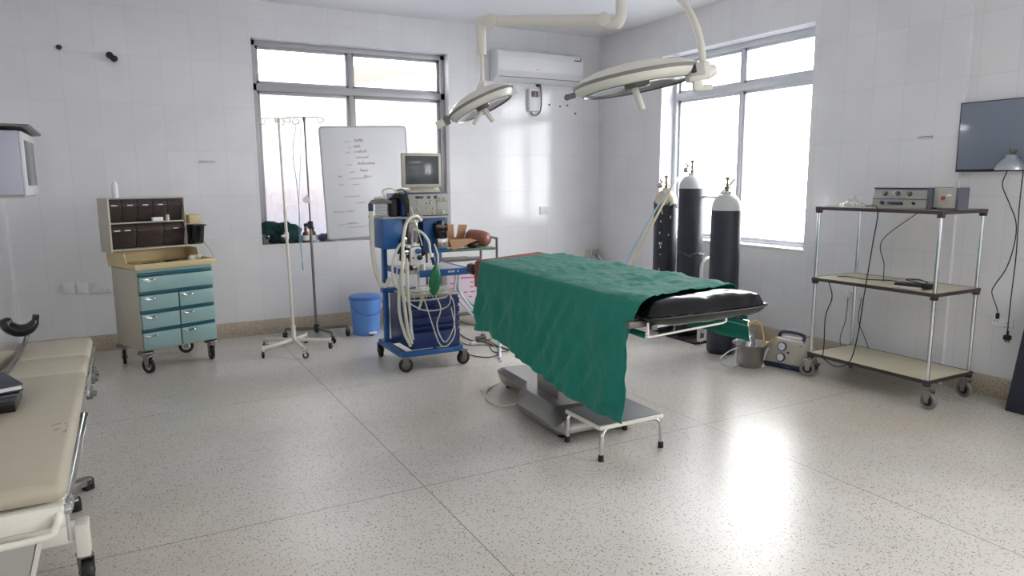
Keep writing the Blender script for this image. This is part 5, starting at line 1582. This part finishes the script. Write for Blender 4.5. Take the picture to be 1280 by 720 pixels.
# drop-down guard bar
A_ = px(107, 515, 1, 3.72); B_ = px(83, 634, 1, 3.62)
m = MB(); m.bar(A_, B_, .018, .03, bev=.004); m.build('guard_bar', M['chrome'], bd, world=True)
m = MB(); m.bar(A_-Vector((0, 0, .01)), Vector((-.36, A_.y, A_.z-.02)), .012, .02); m.build('guard_arm', M['steel_d'], bd, world=True)
# pedestal and feet
m = MB(); m.span(-.16, -.01, .12, .50, .03, BZ-.10, .01); m.build('pedestal', M['steel_d'], bd)
m = MB()
m.span(.142, .190, -.70, -.62, .115, .245, .006); m.span(-.17, .150, -.69, -.64, .175, .245, .006); m.span(-.17, -.10, -.70, -.62, .12, .20, .006)
m.span(-.14, -.08, -.66, .20, .10, .19, .006)
m.build('end_leg', M['white_e'], bd)
m = MB(); m.prism([(-.30, .03), (-.02, .03), (.035, .24), (-.30, .24)], -.735, -.712, 'y'); m.build('foot_panel', M['panelg'], bd)
m = MB(); m.bar((-.012, -.728, .03), (.043, -.728, .245), .014, .02); m.build('panel_edge', M['white_e'], bd)
caster(bd, .165, -.66, .05, .125, .032, -1.3, tyre=M['black'], hub=M['steel_d'], fork=M['steel_d'])
caster(bd, -.13, -.63, .05, .125, .032, -1.3, tyre=M['black'], hub=M['steel_d'], fork=M['steel_d'])
for q0, q1 in (((60, 620), (112, 600)), ((40, 640), (98, 626))):
    a = px(*q0, 2, .045); b_ = px(*q1, 2, .045)
    m = MB(); m.bar(a, b_, .05, .035, bev=.005); f_ = m.build('floor_foot', M['steel'], bd, world=True)
    d = (b_-a).normalized()
    m = MB(); m.box(b_-d*.012-Vector((0, 0, .014)), (.045, .05, .058), rz=math.atan2(d.y, d.x), bev=.006); m.build('rubber_foot', M['black'], f_, world=True)
# side arm board and stirrup
m = MB(); m.hexa([(-.36, .42, BZ-.07), (-.26, .42, BZ-.07), (-.185, 1.05, BZ-.07), (-.30, 1.05, BZ-.07)], [(-.36, .42, BZ-.01), (-.26, .42, BZ-.01), (-.185, 1.05, BZ-.01), (-.30, 1.05, BZ-.01)], bev=.02)
ab = m.build('arm_pad', M['beige'], bd, smooth=60)
m = MB(); m.bar((-.28, .7, BZ-.08), (-.15, .8, BZ-.08), .03, .02); m.build('arm_bracket', M['chrome'], ab)
sp2 = [px(5, 398, 1, 4.55), px(10, 408, 1, 4.55), px(22, 413, 1, 4.55), px(35, 411, 1, 4.55), px(43, 403, 1, 4.55), px(45, 393, 1, 4.55)]
m = MB(); m.tube(sp2, .030, seg=12, rfun=lambda t: .55+.6*math.sin(PI*min(1, t*1.0+.15))**.6 if 0 < t < 1 else .5); st_ = m.build('leg_stirrup', M['black_g'], bd, smooth=70, world=True)
m = MB(); m.tube([px(31, 412, 1, 4.57), px(33, 422, 1, 4.60), px(25, 440, 1, 4.50), px(10, 465, 1, 4.1), (-.56, 3.9, BZ-.07)], .011); m.build('stirrup_rod', M['steel_d'], bd, world=True)
# box files on the couch
m = MB(); a = px(20, 515, 2, BZ+.001)
m.span(a.x-.26, a.x, a.y, a.y+.22, BZ+.001, BZ+.045, .004)
tag(m.build('black_box', M['black_g']), 'flat black box lying on the beige couch', 'box')
fl_ = thing('box_file', 'grey box file with white edge tilted on the black box', 'file', (a.x-.02, a.y+.25, BZ+.047), .35)
m = MB(); m.span(-.24, .0, -.10, .14, .022, .03, .002); m.span(-.24, -.0, -.10, .14, .0, .006, .002); m.build('cover', M['darkboard'], fl_)
m = MB(); m.span(-.235, -.006, -.094, .134, .006, .022); m.build('pages', M['paper'], fl_)
rf = thing('red_folder', 'grey and red folder lying across the black box at the frame edge', 'folder', (a.x-.06, a.y+.03, BZ+.047), .1)
m = MB(); m.span(-.22, .0, -.10, .05, .012, .018, .001); m.build('cover', M['steel_d'], rf)
m = MB(); m.span(-.2, -.01, -.095, .045, .0, .012, .001); m.build('pages', M['paper'], rf)
m = MB(); m.span(-.20, -.03, .0, .05, .018, .020); m.build('red_stripe', M['red'], rf)
